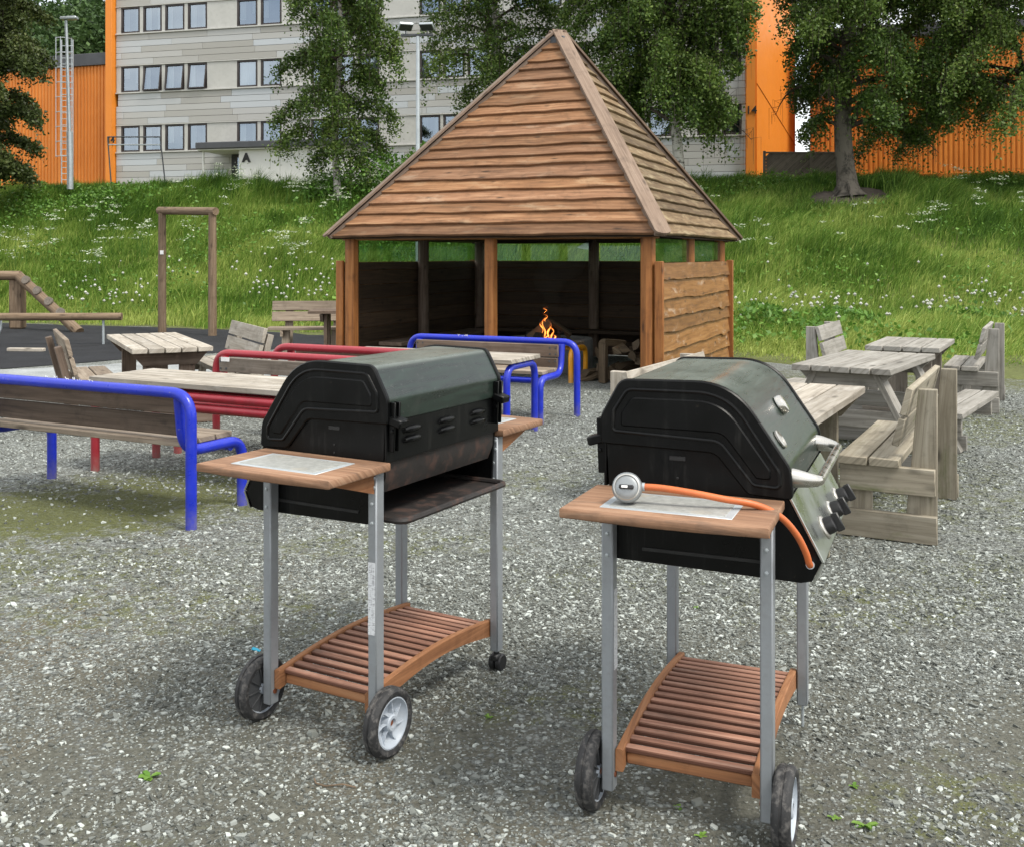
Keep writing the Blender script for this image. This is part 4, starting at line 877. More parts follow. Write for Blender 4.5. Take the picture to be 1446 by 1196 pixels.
for fi in range(4):
    A, B = cor[fi], cor[(fi+1) % 4]; nrm = (B-A).cross(apex-A).normalized(); m_ = MB(); tt = 0; rows = []
    ws = [rnd.uniform(.8, 1.25) for _ in range(NR)]; tot = sum(ws); acc = 0
    for k in range(NR):
        t0 = acc/tot*.965; acc += ws[k]; t1 = acc/tot*.965+.018
        Pb0, Pb1 = A.lerp(apex, t0), B.lerp(apex, t0); Pt0, Pt1 = A.lerp(apex, min(t1, .985)), B.lerp(apex, min(t1, .985))
        m_.board(Pt0, Pt1, Pb1, Pb0, nrm, .024, max(6, int(26*(1-t0))), .0095, seed=fi*31+k, lift=.026)
    rf = m_.build('roof', M['wood_roof'] if fi in (0, 3) else M['wood_roof_side'], hut, recalc=True)
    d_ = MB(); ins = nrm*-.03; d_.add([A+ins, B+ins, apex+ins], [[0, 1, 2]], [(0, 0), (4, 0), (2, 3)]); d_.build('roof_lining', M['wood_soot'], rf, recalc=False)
for fi in range(4):
    A = cor[fi]; out = Vector((A.x, A.y, 0)).normalized(); dn = (A-apex).normalized(); nrm = dn.cross(Vector((-out.y, out.x, 0))); 
    if nrm.z < 0: nrm = -nrm
    wd = .205; uy = dn; ux = uy.cross(nrm); L_ = (A-apex).length+.04; N_ = 9
    outl = [(-wd/2, 0.0), (wd/2, 0.0)]+[(wd/2*math.cos(math.pi*k/N_), L_-wd*.28+wd*.28*math.sin(math.pi*k/N_)) for k in range(N_+1)]
    p = MB(); p.prism(outl, apex+Vector((0, 0, .02))+nrm*.034+dn*.02, ux, uy, .026 if ux.cross(uy).dot(nrm) > 0 else -.026)
    p.uv = [[(c[1], c[0]) for c in f] for f in p.uv]
    hb_ = p.build('hip_board', M['wood_hip'], hut)
    p = MB(); p.beam(apex+dn*.1+nrm*.006, A+dn*.0+nrm*.006, .15, .05, nrm); p.build('hip_batten', M['wood_brown'], hb_)
p = MB(); p.box((.13, 0, AZ-.12), (.3, .3, .12), None, .01); p.build('roof_cap', M['roof_dark'], hut)
# walls: left (-x), back (+y), right (+x)
def wall(a_, b_, nrm, label_mat, inner, seed):
    a_, b_, nrm = Vector(a_), Vector(b_), Vector(nrm); d_ = (b_-a_).normalized(); m_ = MB(); n = 7; z = WT; hs_ = [rnd.uniform(.85, 1.2) for _ in range(n)]; tot = sum(hs_); t_ = 0
    o0, o1 = a_+nrm*.115, b_+nrm*.115
    for k in range(n):
        zt = WT*(1-t_/tot)+.03; t_ += hs_[k]; zb = max(WT*(1-t_/tot), .02)
        if k == 0: zt = WT
        m_.board(o0+Z3*zt, o1+Z3*zt, o1+Z3*zb, o0+Z3*zb, nrm, .022, 26, .015, seed=seed+k, lift=.016)
    wl = m_.build('wall', M[label_mat], hut)
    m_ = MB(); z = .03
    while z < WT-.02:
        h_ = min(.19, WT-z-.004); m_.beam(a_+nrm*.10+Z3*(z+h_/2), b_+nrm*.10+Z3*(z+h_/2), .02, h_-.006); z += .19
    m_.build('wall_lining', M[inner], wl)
    for e in (a_-d_*.03, b_+d_*.03):
        p = MB(); p.box(e+nrm*.145+Z3*(WT/2+.01), (.05, .10, WT+.02) if abs(nrm.x) < .5 else (.10, .05, WT+.02), None, .006); p.build('corner_board', M['wood_post'], wl)
    L_ = (b_-a_).length; m2 = L_/2
    for k in range(2):
        p = MB(); q0, q1 = a_+d_*(.09+k*m2), a_+d_*(m2-.09+k*m2); oo = nrm*.02
        p.add([q0+oo+Z3*(WT+.002), q1+oo+Z3*(WT+.002), q1+oo+Z3*1.76, q0+oo+Z3*1.76, q0+oo+nrm*.01+Z3*(WT+.002), q1+oo+nrm*.01+Z3*(WT+.002), q1+oo+nrm*.01+Z3*1.76, q0+oo+nrm*.01+Z3*1.76], [[0, 1, 2, 3], [5, 4, 7, 6]]); p.build('glass_pane', M['hutglass'], hut, recalc=False)
wall((hs, -hs-.02, 0), (hs, hs+.02, 0), (1, 0, 0), 'wood_panel', 'wood_soot', 40)
wall((-hs, -hs-.02, 0), (-hs, hs+.02, 0), (-1, 0, 0), 'wood_panel', 'wood_soot', 60)
wall((-hs+.02, hs, 0), (hs-.02, hs, 0), (0, 1, 0), 'wood_panel', 'wood_soot', 80)
# bench boards fixed along the inside
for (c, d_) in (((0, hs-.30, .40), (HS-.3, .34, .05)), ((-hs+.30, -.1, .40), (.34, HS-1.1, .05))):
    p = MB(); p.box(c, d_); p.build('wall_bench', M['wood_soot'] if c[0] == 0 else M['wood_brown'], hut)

# fire ring, fire, firewood
FRX = (775-723)/F*14.3; FRC = Vector((FRX, 14.3, 0))
t_ = thing('fire_ring', 'round grey concrete fire ring in the middle of the hut', 'fire pit', FRC)
m_ = MB(); m_.lathe([(.50, .0), (.60, 0), (.605, .02), (.605, .40), (.595, .425), (.50, .425), (.49, .41), (.49, .30), (0, .30)], n=40); m_.build('ring', M['concrete'], t_)
m_ = MB(); m_.lathe([(.485, .302), (.4, .33), (.2, .36), (0, .37)], n=24); m_.build('ash_bed', M['char'], t_)
t_ = thing('campfire', 'burning campfire of stacked split logs on the concrete ring', 'campfire', FRC+Vector((-.04, 0, .36)))
def splitlog(mb_, a_, b_, r_, seed):
    a_, b_ = Vector(a_), Vector(b_); rr = random.Random(seed); x = (b_-a_); L_ = x.length; x.normalize(); u = x.orthogonal().normalized(); v_ = x.cross(u); n = 7; ang = rr.random()*6.3; vs = []; uv = []
    outl = [(0, 0)]+[(r_*math.cos(q)*(1+.1*rr.uniform(-1, 1)), r_*math.sin(q)) for q in [rr.uniform(1.5, 2.0)*k/5 for k in range(6)]]
    ca_, sa_ = math.cos(ang), math.sin(ang)
    for e, s_ in ((a_, 1), (a_.lerp(b_, .5), 1.03), (b_, rr.uniform(.88, 1))):
        for px_, py_ in outl: vs.append(e+u*((px_*ca_-py_*sa_-.3*r_)*s_)+v_*((px_*sa_+py_*ca_-.3*r_)*s_)); uv.append((L_*(e-a_).length/L_, px_+py_))
    n = len(outl); fs_ = [[k, (k+1) % n, n+(k+1) % n, n+k] for k in range(n)]+[[n+k, n+(k+1) % n, 2*n+(k+1) % n, 2*n+k] for k in range(n)]+[list(range(n))[::-1], [2*n+k for k in range(n)]]
    mb_.add(vs, fs_, uv)
for i, (a_, b_, r_) in enumerate((((-.28, -.1, .08), (.02, .05, .30), .10), ((.30, -.05, .06), (.02, .02, .27), .09), ((-.20, .12, .07), (.25, .16, .09), .10), ((-.12, -.2, .06), (.2, -.18, .07), .09), ((.15, .2, .08), (-.05, .02, .26), .08), ((-.3, -.02, .05), (-.1, -.28, .06), .08), ((.16, -.02, .2), (.30, .04, .22), .07))):
    m_ = MB(); splitlog(m_, a_, b_, r_, i+3); m_.build('log', M['wood_fire'] if i in (0, 1) else M['char'], t_, angle=25)
for i, (x, y, z0_, hgt, wd) in enumerate(((-.03, -.2, .08, .33, .026), (.035, -.21, .05, .27, .03), (.075, -.2, .07, .20, .026), (-.06, -.2, .14, .20, .022), (.0, -.22, .02, .13, .034), (.10, -.2, .02, .14, .024), (-.09, -.21, .02, .11, .024), (.045, -.2, .0, .12, .03), (-.01, -.2, .30, .12, .018), (-.012, -.18, .43, .07, .012))):
    m_ = MB(); K = 12; path = []; rs_ = []
    for k in range(K+1):
        q = k/K; path.append((x+.030*math.sin(q*8+i*2)*(.3+q), y+.02*math.cos(q*6+i), z0_+hgt*q)); rs_.append(max(.002, wd*.62*math.sin(math.pi*min(1, .12+q*.88))**1.0*(1-q*.62)*(1+.3*math.sin(q*11+i*3))))
    m_.tube(path, rs_, 10); fl_ = m_.build('flame', M['flame'], t_)
    m_ = MB(); m_.tube([p_ for p_ in path[:9]], [r_*.5 for r_ in rs_[:9]], 8); m_.build('flame_core', M['flame_core'], fl_)
m_ = MB(); K = 14; m_.tube([(.05*math.sin(k*.9)+.02*k, .02*k, .42+.085*k) for k in range(K+1)], [.05+.035*k+.03*math.sin(k*1.7) for k in range(K)]+[.05], 12); sm = m_.build('smoke', M['smoke']); sm.location = t_.location; kind(tag(sm, 'thin grey smoke drifting up from the campfire', 'smoke'), 'stuff')
k = 0
for row in range(4):
    for c in range(5-(row+1)//2):
        P = PFR-HU*(.30+.16*c+.06*(row % 2)+rnd.uniform(-.02, .02))+HV*(.95+rnd.uniform(-.08, .08))+Z3*(.06+row*.125)
        d_ = (HV*rnd.uniform(.8, 1)+HU*rnd.uniform(-.5, .5)+Z3*rnd.uniform(-.12, .12)).normalized()*.19
        m_ = MB(); splitlog(m_, -d_, d_, rnd.uniform(.085, .105), 100+k); o = m_.build('firewood_log', M['wood_fire'], angle=25); o.location = P+Z3*.03
        tag(o, 'split firewood log in the heap inside the hut by its right corner post', 'firewood', 'split logs heaped in the hut'); k += 1
m_ = MB(); splitlog(m_, (0, 0, -.24), (0, 0, .24), .12, 7); o = m_.build('firewood_log', M['wood_fire'], angle=25); o.location = PFR-HU*.72+HV*.75+Z3*.25; tag(o, 'thick split log standing upright in front of the firewood heap', 'firewood', 'split logs heaped in the hut')
m_ = MB(); splitlog(m_, (-.2, 0, .02), (.18, .06, .12), .11, 9); o = m_.build('firewood_log', M['wood_fire'], angle=25); o.location = PFR-HU*.98+HV*.8+Z3*.08; tag(o, 'pale split log leaning beside the upright log near the fire ring', 'firewood', 'split logs heaped in the hut')

# ------------------------------------------------------------------ pipe benches and tables
def pipe_bench(label, loc, rz, colr, wd='wood_bench', L=1.87, D=.58, back=True, scr=True, swd=None, Hb=.775):
    t_ = thing('pipe_bench', label, 'bench', loc, rz, 'tubular pipe benches'); r = .032; y0, y1 = -D/2, D/2; X = L/2; mt = M[colr]; H_ = Hb if back else .42
    if back:
        m_ = MB(); m_.tube(fillet([(-X, y0, 0), (-X, y0, H_), (X, y0, H_), (X, y0, 0)], .15, 9), r, 14); m_.build('back_frame', mt, t_)
    for s_ in (-1, 1):
        m_ = MB(); xx = s_*(X-.14)
        if back: path = fillet([(xx, y0+.045, H_-.02), (xx, y0+.085, .41), (xx, y1, .41), (xx, y1, 0)], [0, .15, .12, 0], 9)
        else: path = fillet([(xx, y0, 0), (xx, y0, .41), (xx, y1, .41), (xx, y1, 0)], .13, 9)
        m_.tube(path, r, 14); m_.build('side_frame', mt, t_)
    m_ = MB(); m_.tube([(-X+.14, y1-.10, .385), (X-.14, y1-.10, .385)], r*.9, 12); m_.build('cross_tube', mt, t_)
    for k in range(3):
        m_ = MB(); wdh = .135; m_.box((0, y0+.14+k*(wdh+.012), .458), (L-.30, wdh, .034)); m_.build('seat_plank', M[swd or 'wood_brownlight'], t_)
    if back:
        for k in range(2):
            m_ = MB(); zc = Hb-.210+k*.128; m_.box((0, y0+.128-k*.014, zc), (L-.30, .034, .118), Matrix.Rotation(R(-3), 3, 'X')); bp = m_.build('back_plank', M[wd], t_)
            if scr:
                sc = MB()
                for s_ in (-1, 1):
                    for dx in (.03, .09):
                        for dz in (-.03, .03): sc.lathe([(.009, 0), (.009, .004), (0, .005)], (s_*(L/2-.14-dx), y0+.146-k*.014, zc+dz), (0, 1, 0), 8)
                sc.build('screw_heads', M['darksteel'], bp)
    return t_
def pipe_table(label, loc, rz, colr, L=1.8, D=.62, lower=True, top='wood_grey', H_=.61):
    t_ = thing('pipe_table', label, 'table', loc, rz, 'tubular pipe tables'); r = .031; mt = M[colr]
    for s_ in (-1, 1):
        m_ = MB(); xx = s_*(L/2-.06); m_.tube(fillet([(xx, -D/2+.02, 0), (xx, -D/2+.02, H_), (xx, D/2-.02, H_), (xx, D/2-.02, 0)], .13, 9), r, 14); m_.build('leg_frame', mt, t_)
    for y in (-D/2+.03, D/2-.03):
        for z in ((H_-.02, H_-.095) if lower else ()):
            m_ = MB(); m_.tube([(-L/2+.06, y, z), (L/2-.06, y, z)], r, 12); m_.build('rail', mt, t_)
    for k in range(5):
        wd = D/5; m_ = MB(); m_.box((0, -D/2+wd*(k+.5), H_+.052), (L-.02, wd-.008, .038)); m_.build('top_plank', M[top], t_)
    return t_
t27 = R(27); u27 = Vector((math.cos(t27), -math.sin(t27), 0)); v27 = Vector((math.sin(t27), math.cos(t27), 0))
BR = Vector((-1.824, 5.918, 0)); b1 = BR-u27*1.0+v27*.29
pb1 = pipe_bench('blue pipe bench with its dark plank back turned to the camera, left foreground', b1, -t27, 'blue', 'wood_bench', L=2.0, Hb=.765)
TC = Vector((-1.45, 6.70, 0))+v27*.31-u27*.9
pt1 = pipe_table('grey plank table on red pipe frame beside the nearer blue bench', TC, -t27, 'red', 1.84, .62)
RB = Vector((-2.50, 8.80, 0))+u27*.935-v27*.29
pipe_bench('red pipe bench facing the red framed table, white sticker on its backrest', RB, math.pi-t27, 'red', 'wood_darkgrey', Hb=.735)
RB2 = RB+u27*.34+v27*.92
pipe_bench('red pipe bench standing back to back behind the other red bench', RB2, -t27, 'red', 'wood_brown')
t25 = R(25); u25 = Vector((math.cos(t25), -math.sin(t25), 0)); v25 = Vector((math.sin(t25), math.cos(t25), 0))
B2 = Vector((.63, 10.08, 0))-u25*.935-v25*.29
pb2 = pipe_bench('blue pipe bench facing the camera in front of the hut', B2, math.pi-t25, 'blue', 'wood_brown', Hb=.715)
C2 = Vector((.205, 9.27, 0))-v25*.30-u25*.86
pipe_table('plank table on blue pipe legs half hidden behind the left grill', C2, -t25, 'blue', 1.84, .62, False)
YB = Vector(((806-723)/F*12.73, 12.73, 0))-u25*.71+v25*.25
pipe_bench('low yellow pipe bench without backrest between blue bench and fire ring', YB, -t25, 'yellow', L=1.7, D=.5, back=False)
# scratched paint marks on the blue tubes, stickers on the red one
def scratches(parent, spots, seed):
    rr = random.Random(seed); m_ = MB()
    for (c, n, s_, nrm) in spots:
        c = Vector(c); nrm = Vector(nrm)
        for k in range(n):
            p = c+Vector((rr.uniform(-s_, s_), 0, rr.uniform(-.008, .008))); q = [p+Vector((j*.007-.01, 0, rr.uniform(-.011, .011))) for j in range(4)]; m_.tube([w_+nrm*.001 for w_ in q], .0018, 4)
    m_.build('scratch_mark', M['white'], parent)
scratches(pb1.children[0], [((-.15, -.29, .796), 9, .06, (0, 0, 1)), ((.05, -.295, .795), 9, .07, (0, 0, 1)), ((.22, -.3, .794), 4, .04, (0, 0, 1))], 1)
scratches(pb2.children[0], [((.28, -.268, .738), 9, .08, (0, 1, 0))], 2)
m_ = MB(); m_.box((.70, -.140, .700), (.09, .002, .035), None, .0004); o = m_.build('sticker', M['white']); rbn = [o2 for o2 in bpy.data.objects if o2.get('label', '').startswith('red pipe bench facing')][0]; o.parent = rbn

# ------------------------------------------------------------------ wooden garden benches and tables
def wood_bench(label, loc, rz, mat, L=1.3, D=.5, H_=.83, grp='heavy plank benches', lean=.10, braced=False, legmat=None, inset=.045):
    """x along the seat, +y is the sitting side"""
    t_ = thing('plank_bench', label, 'bench', loc, rz, grp); mt = M[mat]; y0, y1 = -D/2, D/2
    for s_ in (-1, 1):
        xx = s_*(L/2-inset)
        p = MB()
        if braced:
            p.beam((xx, y0+.10, .0), (xx, y0-.10, H_-.06), .06, .12, (1, 0, 0)); p.build('rear_post', M[legmat] if legmat else mt, t_)
            p = MB(); p.beam((xx, y1-.05, 0), (xx, y1-.12, .41), .06, .12, (1, 0, 0)); p.build('front_post', M[legmat] if legmat else mt, t_)
            p = MB(); p.beam((xx+s_*.055, y0+.0, .37), (xx+s_*.055, y1, .37), .045, .11); p.build('seat_beam', mt, t_)
        else:
            p.box((xx, y0+.085, H_/2), (.048, .17, H_), None, .004, taper=(2, .55, 1, -1)); p.build('rear_post', M[legmat] if legmat else mt, t_)
            p = MB(); p.box((xx, y1-.10, .20), (.048, .13, .40), None, .004); p.build('front_post', M[legmat] if legmat else mt, t_)
            p = MB(); p.beam((xx+s_*.047, y0+.005, .335), (xx+s_*.047, y1, .335), .045, .145); p.build('seat_beam', mt, t_)
            p = MB(); p.beam((xx+s_*.047, y0-.005, .08), (xx+s_*.047, y1+.06, .08), .045, .15); p.build('base_beam', mt, t_)
    for k in range(2):
        p = MB(); p.box((0, y1-.075-k*.165, .432), (L+.14, .155, .045)); p.build('seat_plank', mt, t_)
    for k in range(2):
        yb = y0+(.185-.041*k if not braced else .02-.041*k); p = MB(); p.box((0, yb, .60+k*.165), (L+.12, .036, .15), Matrix.Rotation(R(14), 3, 'X')); p.build('back_plank', mt, t_)
    return t_
def wood_table(label, loc, rz, mat, L=1.6, W=.7, H_=.72, n=4, grp='plank tables', posts=True, legmat=None):
    t_ = thing('plank_table', label, 'table', loc, rz, grp); mt = M[mat]; lm = M[legmat or mat]
    for k in range(n):
        wd = W/n; p = MB(); p.box((rnd.uniform(-.008, .008), -W/2+wd*(k+.5), H_-.0225), (L, wd-.012, .045)); p.build('top_plank', mt, t_)
    for s_ in (-1, 1):
        xx = s_*(L/2-.24)
        for q in (-.16, .16): p = MB(); p.box((xx, q, (H_-.055)/2), (.05, .14, H_-.055)); p.build('leg', lm, t_)
        p = MB(); bb = [(-W/2+.02, H_-.055), (W/2-.02, H_-.055), (W/2-.12, H_-.17), (-W/2+.12, H_-.17)]
        p.prism([(a_, b_) for a_, b_ in bb], (xx+s_*.03, 0, 0), (0, 1, 0), (0, 0, 1), .045*s_ if s_ > 0 else -.045); p.build('top_beam', lm, t_)
        p = MB(); p.beam((xx+s_*.05, -W/2-.05, .07), (xx+s_*.05, W/2+.05, .07), .045, .13); p.build('base_beam', lm, t_)
    return t_
def a_table(label, loc, rz, mat, L=1.42, W=.72, H_=.75):
    t_ = thing('picnic_table', label, 'picnic table', loc, rz); mt = M[mat]
    for k in range(5): wd = W/5; p = MB(); p.box((rnd.uniform(-.01, .01), -W/2+wd*(k+.5), H_-.0225), (L, wd-.010, .045)); p.build('top_plank', mt, t_)
    for s_ in (-1, 1):
        xx = s_*(L/2-.18)
        for q in (-1, 1):
            p = MB(); p.beam((xx, q*.22, H_-.05), (xx, q*.58, 0), .045, .15, (1, 0, 0)); lg = p.build('leg', mt, t_)
            sc = MB()
            for fr in (.1, .8):
                for e in (-.0245, .0245): sc.lathe([(.014, 0), (.012, .006), (0, .008)], Vector((xx+e, q*(.22+.36*fr)+.02, (H_-.05)*(1-fr))), (1 if e > 0 else -1, 0, 0), 10)
            sc.build('bolt', M['galv'], lg)
        p = MB(); p.prism([(-W/2+.02, H_-.05), (W/2-.02, H_-.05), (W/2-.12, H_-.15), (-W/2+.12, H_-.15)], (xx+s_*.026, 0, 0), (0, 1, 0), (0, 0, 1), .04*s_ if s_ > 0 else -.04); p.build('top_beam', mt, t_)
        p = MB(); p.beam((xx+s_*.048, -.80, .37), (xx+s_*.048, .80, .37), .045, .13); p.build('seat_beam', mt, t_)
        p = MB(); p.beam((xx+s_*.048, -.62, .07), (xx+s_*.048, .62, .07), .045, .12); p.build('base_beam', mt, t_)
    for q in (-1, 1):
        for k in range(2): p = MB(); p.box((0, q*(.64+.13*k), .46), (L, .12, .04)); p.build('seat_plank', mt, t_)
    return t_
def ang(thd): th_ = R(thd); return Vector((math.cos(th_), -math.sin(th_), 0)), Vector((math.sin(th_), math.cos(th_), 0))
uA, vA = ang(28)
R0 = Vector((2.27, 5.57, 0)); wood_bench('mossy plank bench with back, nearest the camera at right', R0+vA*.63-uA*.25, R(90-28), 'wood_tan', L=1.24)
wood_bench('tan plank bench whose long backrest shows behind the right grill', Vector((.6, 6.49, 0))+vA*.72+uA*.25, R(-90-28), 'wood_grey', L=1.42)
wood_table('tan plank table just behind the right grill lid', Vector((1.56, 6.09, 0)), R(90-28), 'wood_grey', L=1.62, W=.72, legmat='wood_tan')
a_table('silver grey picnic table with crossed legs in the middle right', Vector((2.77, 8.12, 0)), R(90-34), 'wood_silver')
uC, vC = ang(29)
wood_table('small silver plank table farthest back by the lawn', Vector((3.86, 10.06, 0)), R(90-29), 'wood_silver', L=1.2, W=.66, legmat='wood_darkgrey')
wood_bench('silver plank bench at the right edge of the gravel', Vector((4.83, 10.85, 0)), R(90-28), 'wood_silver', L=1.1)
wood_bench('silver plank bench in front of the grass, behind the crossed leg table', Vector((3.45, 10.95, 0)), R(-90-28), 'wood_silver', L=1.0)
fiT = math.atan2(.89, -.46)
wood_table('grey plank table on dark brown legs by the black play surface', Vector((-3.52, 10.3, 0)), fiT, 'wood_grey', L=2.0, W=.72, legmat='wood_brown', n=5)
wood_bench('brown plank bench left of the grey plank table, seen from its end', Vector((-3.52, 10.3, 0))+Vector((-.89, -.46, 0))*.78+Vector((.3, -.3, 0)), fiT+math.pi, 'wood_brownlight', L=1.35, D=.42, braced=True, legmat='wood_brown')
wood_bench('grey plank bench right of the grey plank table, turned toward it', Vector((-3.52, 10.3, 0))+Vector((.89, .46, 0))*.80+Vector((-.17, .12, 0)), fiT, 'wood_grey', L=1.35, D=.42, braced=True)
wood_bench('brown plank bench by the left hut wall, on the black surface edge', Vector((-3.12, 16.2, 0)), math.pi+.08, 'wood_brownlight', L=1.15, D=.45, braced=True, H_=.79, legmat='wood_brownlight', inset=.2)
wood_table('dark brown plank table half hidden behind the left hut wall', Vector((-2.42, 15.55, 0)), 0.05, 'wood_brown', L=1.15, W=.7, H_=.75)

# ------------------------------------------------------------------ play logs
t_ = thing('balance_beam', 'long round balance log low over the black surface on steel legs', 'balance beam', (-9.4, 18.0, 0))
a_ = AT(172, 447.5, 18.2)-t_.location; b_ = Vector((-6.0, -.4, .50)); m_ = MB(); m_.tube([b_, b_.lerp(a_, .5), a_], [.072, .07, .066], 14); m_.build('log', M['wood_log'], t_)
m_ = MB(); p = AT(146, 487, 18.2)-t_.location; m_.tube([(p.x, p.y, 0), (p.x, p.y, .48)], .022, 8); m_.build('leg', M['galv'], t_)
m_ = MB(); p = AT(1, 487, 18.2)-t_.location; m_.tube(fillet([(p.x-.14, p.y-.1, 0), (p.x+.02, p.y-.05, .25), (p.x, p.y, .48)], .2), .026, 8); m_.build('leg', M['galv'], t_)
t_ = thing('log_trestle', 'log climbing frame with a notched sloping log, far left', 'climbing frame', (-10.4, 22.0, 0))
p0 = AT(27, 391, 22.0)-t_.location; p1 = AT(112, 466, 21.1)-t_.location; p1.z = 0; m_ = MB(); m_.tube([p0+(p0-p1)*.02, p1], .105, 14); sl_ = m_.build('sloping_log', M['wood_log'], t_)
dn = (p1-p0).normalized(); side = dn.cross(Vector((0, 0, 1))).normalized(); upn = side.cross(dn); upn = upn if upn.z > 0 else -upn
for k in range(4):
    m_ = MB(); c = p0+dn*(.28+k*.42)+upn*.075-Vector((0, .05, 0)); m_.lathe([(0, 0), (.09, .0), (.09, .06), (0, .06)], c, (-.15, -1, .35), 12); m_.build('notch', M['wood_darkgrey'], sl_)
m_ = MB(); m_.tube([p0+Vector((.03, 0, .02)), p0+Vector((-3.2, .1, .02))], .10, 14); m_.build('top_log', M['wood_log'], t_)
m_ = MB(); q = AT(25, 465, 22.1)-t_.location; m_.box((q.x, q.y, .54), (.30, .22, 1.08), None, .04); m_.build('post', M['wood_log'], t_)
t_ = thing('log_gate_frame', 'tall wooden log frame of two posts and a crossbar by the bank', 'climbing frame', (-6.45, 20.6, 0))
p0 = G(229, 470)-t_.location; p1 = G(300, 475)-t_.location; zt = 2.42
for q in (p0, p1): m_ = MB(); m_.tube([(q.x, q.y, 0), (q.x, q.y, 1.2), (q.x, q.y, zt)], [.082, .08, .074], 14); po = m_.build('post', M['wood_log'], t_)
dv = (p1-p0).normalized(); m_ = MB(); m_.tube([Vector((p0.x, p0.y, zt+.05))-dv*.10, Vector((p1.x, p1.y, zt-.01))+dv*.10], .078, 14); m_.build('crossbar', M['wood_log'], t_)
m_ = MB(); m_.box((p0.x+.02, p0.y-.085, 1.62), (.07, .012, .08), None, .002); m_.build('sign_plate', M['white'], t_)
m_ = MB(); m_.box((0, 0, .03), (.62, .1, .06), None, .01); o = m_.build('plank_offcut', M['wood_grey']); o.location = G(37, 497); o.rotation_euler = (0, 0, -.1); tag(o, 'short pale plank lying on the black play surface', 'plank')

# ------------------------------------------------------------------ lamp posts and rack on the bank
t_ = thing('lamp_post', 'tall grey lamp post with one flat head before the left orange hall', 'lamp post', (G(100, 300).x*0+(99-723)/F*33.6, 33.6, 4.0))
m_ = MB(); lean = -.13; m_.tube([(0, 0, -.3), (0, 0, .6), (-.02, 0, 1.55), (-.025, 0, 1.56), (lean, 0, 5.2)], [.10, .10, .095, .06, .045], 12); m_.build('pole', M['galv'], t_)
m_ = MB(); m_.box((lean+.1, 0, 5.22), (.52, .24, .10), Matrix.Rotation(-.05, 3, 'Y'), .03); m_.build('lamp_head', M['galv'], t_)
LZ = float(terr(-2.26, 25.0)); t_ = thing('floodlight_post', 'slim pale post with crossbar and two floodlights behind the hut', 'lamp post', (-2.26, 25.0, LZ))
zt = 1.55+(362-52)*25/F-LZ; m_ = MB(); m_.tube([(0, 0, -.3), (0, 0, 2.5), (0, 0, zt)], [.06, .055, .045], 12); m_.build('pole', M['galv'], t_)
m_ = MB(); m_.box((-.02, 0, zt+.03), (.78, .07, .06), Matrix.Rotation(-.02, 3, 'Y'), .008); m_.build('crossbar', M['darksteel'], t_)
for x, rz_, ry in ((-.29, .35, .35), (.22, -.2, -.12)):
    m_ = MB(); rot = Matrix.Rotation(rz_, 3, 'Z') @ Matrix.Rotation(-.5, 3, 'X'); m_.box((x, -.06, zt+.22), (.34, .26, .07), rot, .015); fl = m_.build('floodlight', M['galv'], t_)
    m_ = MB(); m_.box(Vector((x, -.06, zt+.22))+rot @ Vector((0, -.01, -.035)), (.30, .22, .012), rot, .004); m_.build('lens', M['darksteel'], fl)
    m_ = MB(); m_.tube([(x, 0, zt+.05), (x, -.02, zt+.2)], .016, 6); m_.build('bracket', M['darksteel'], fl)
RZ = 3.9; t_ = thing('carpet_rack', 'thin grey metal rack with two bars above the weeds at left', 'rack', ((192-723)/F*36, 36, RZ)); o = t_.location; m_ = MB()
pa, pb = AT(152, 194, 36)-o, AT(226, 194, 36)-o; pa2, pb2 = AT(153.5, 205, 36)-o, AT(227.5, 205, 36)-o; la, lb = AT(158, 262, 36)-o, AT(235, 262, 36)-o
m_.tube([pa, pb], .022, 8); m_.build('bar', M['darksteel'], t_); m_ = MB(); m_.tube([pa2, pb2], .022, 8); m_.build('bar', M['galv'], t_)
for q, e in ((pa, la), (pb, lb)): m_ = MB(); m_.tube([q, e+Vector((0, 0, -.3))], .024, 8); m_.build('leg', M['darksteel'], t_)

# ------------------------------------------------------------------ gas grills: p = towards the grill's front, q = away from the wheel end
GA, GC, SHZ = .218, .742, .905
def offs(out, d_):
    n = len(out); ar = 1 if area2(out) > 0 else -1; r_ = []
    for i, (x, y) in enumerate(out):
        p0, p1 = out[i-1], out[(i+1) % n]; e = Vector((p1[0]-p0[0], p1[1]-p0[1])); e.normalize(); r_.append((x-e.y*d_*ar, y+e.x*d_*ar))
    return r_
def fil2(pts, rs, seg=7):
    """closed filleted outline"""
    n = len(pts); out = []
    for i in range(n):
        a_, b_, c = (Vector((*pts[k % n], 0)) for k in (i-1, i, i+1)); u, v_ = (a_-b_).normalized(), (c-b_).normalized(); an = u.angle(v_)
        l = min(rs[i]/math.tan(an/2), (a_-b_).length*.48, (c-b_).length*.48)
        for k in range(seg+1): q = k/seg; w_ = (b_+u*l)*(1-q)**2+b_*2*q*(1-q)+(b_+v_*l)*q*q; out.append((w_.x, w_.y))
    return out
LIDP = fil2([(-.243, 1.028), (-.243, 1.10), (-.188, 1.200), (.120, 1.206), (.270, .988), (.276, .913), (.166, .918), (.078, 1.022)], [.004, .04, .035, .19, .05, .01, .02, .05], 9)
EMBC = [(-.213, 1.060), (-.210, 1.115), (-.170, 1.178), (.108, 1.180), (.246, .978), (.250, .936), (.178, .940), (.088, 1.050)]
EMB = fil2([(-.213, 1.060), (-.210, 1.115), (-.170, 1.178), (.108, 1.180), (.246, .978), (.250, .936), (.178, .940), (.088, 1.050)], [.012, .03, .03, .16, .03, .018, .02, .05], 9)
BOXP = [(-.234, 1.026), (-.216, .700), (.300, .690), (.328, .697), (.352, .749), (.268, .910), (.166, .916), (.150, .930), (.080, 1.014), (.050, 1.023)]
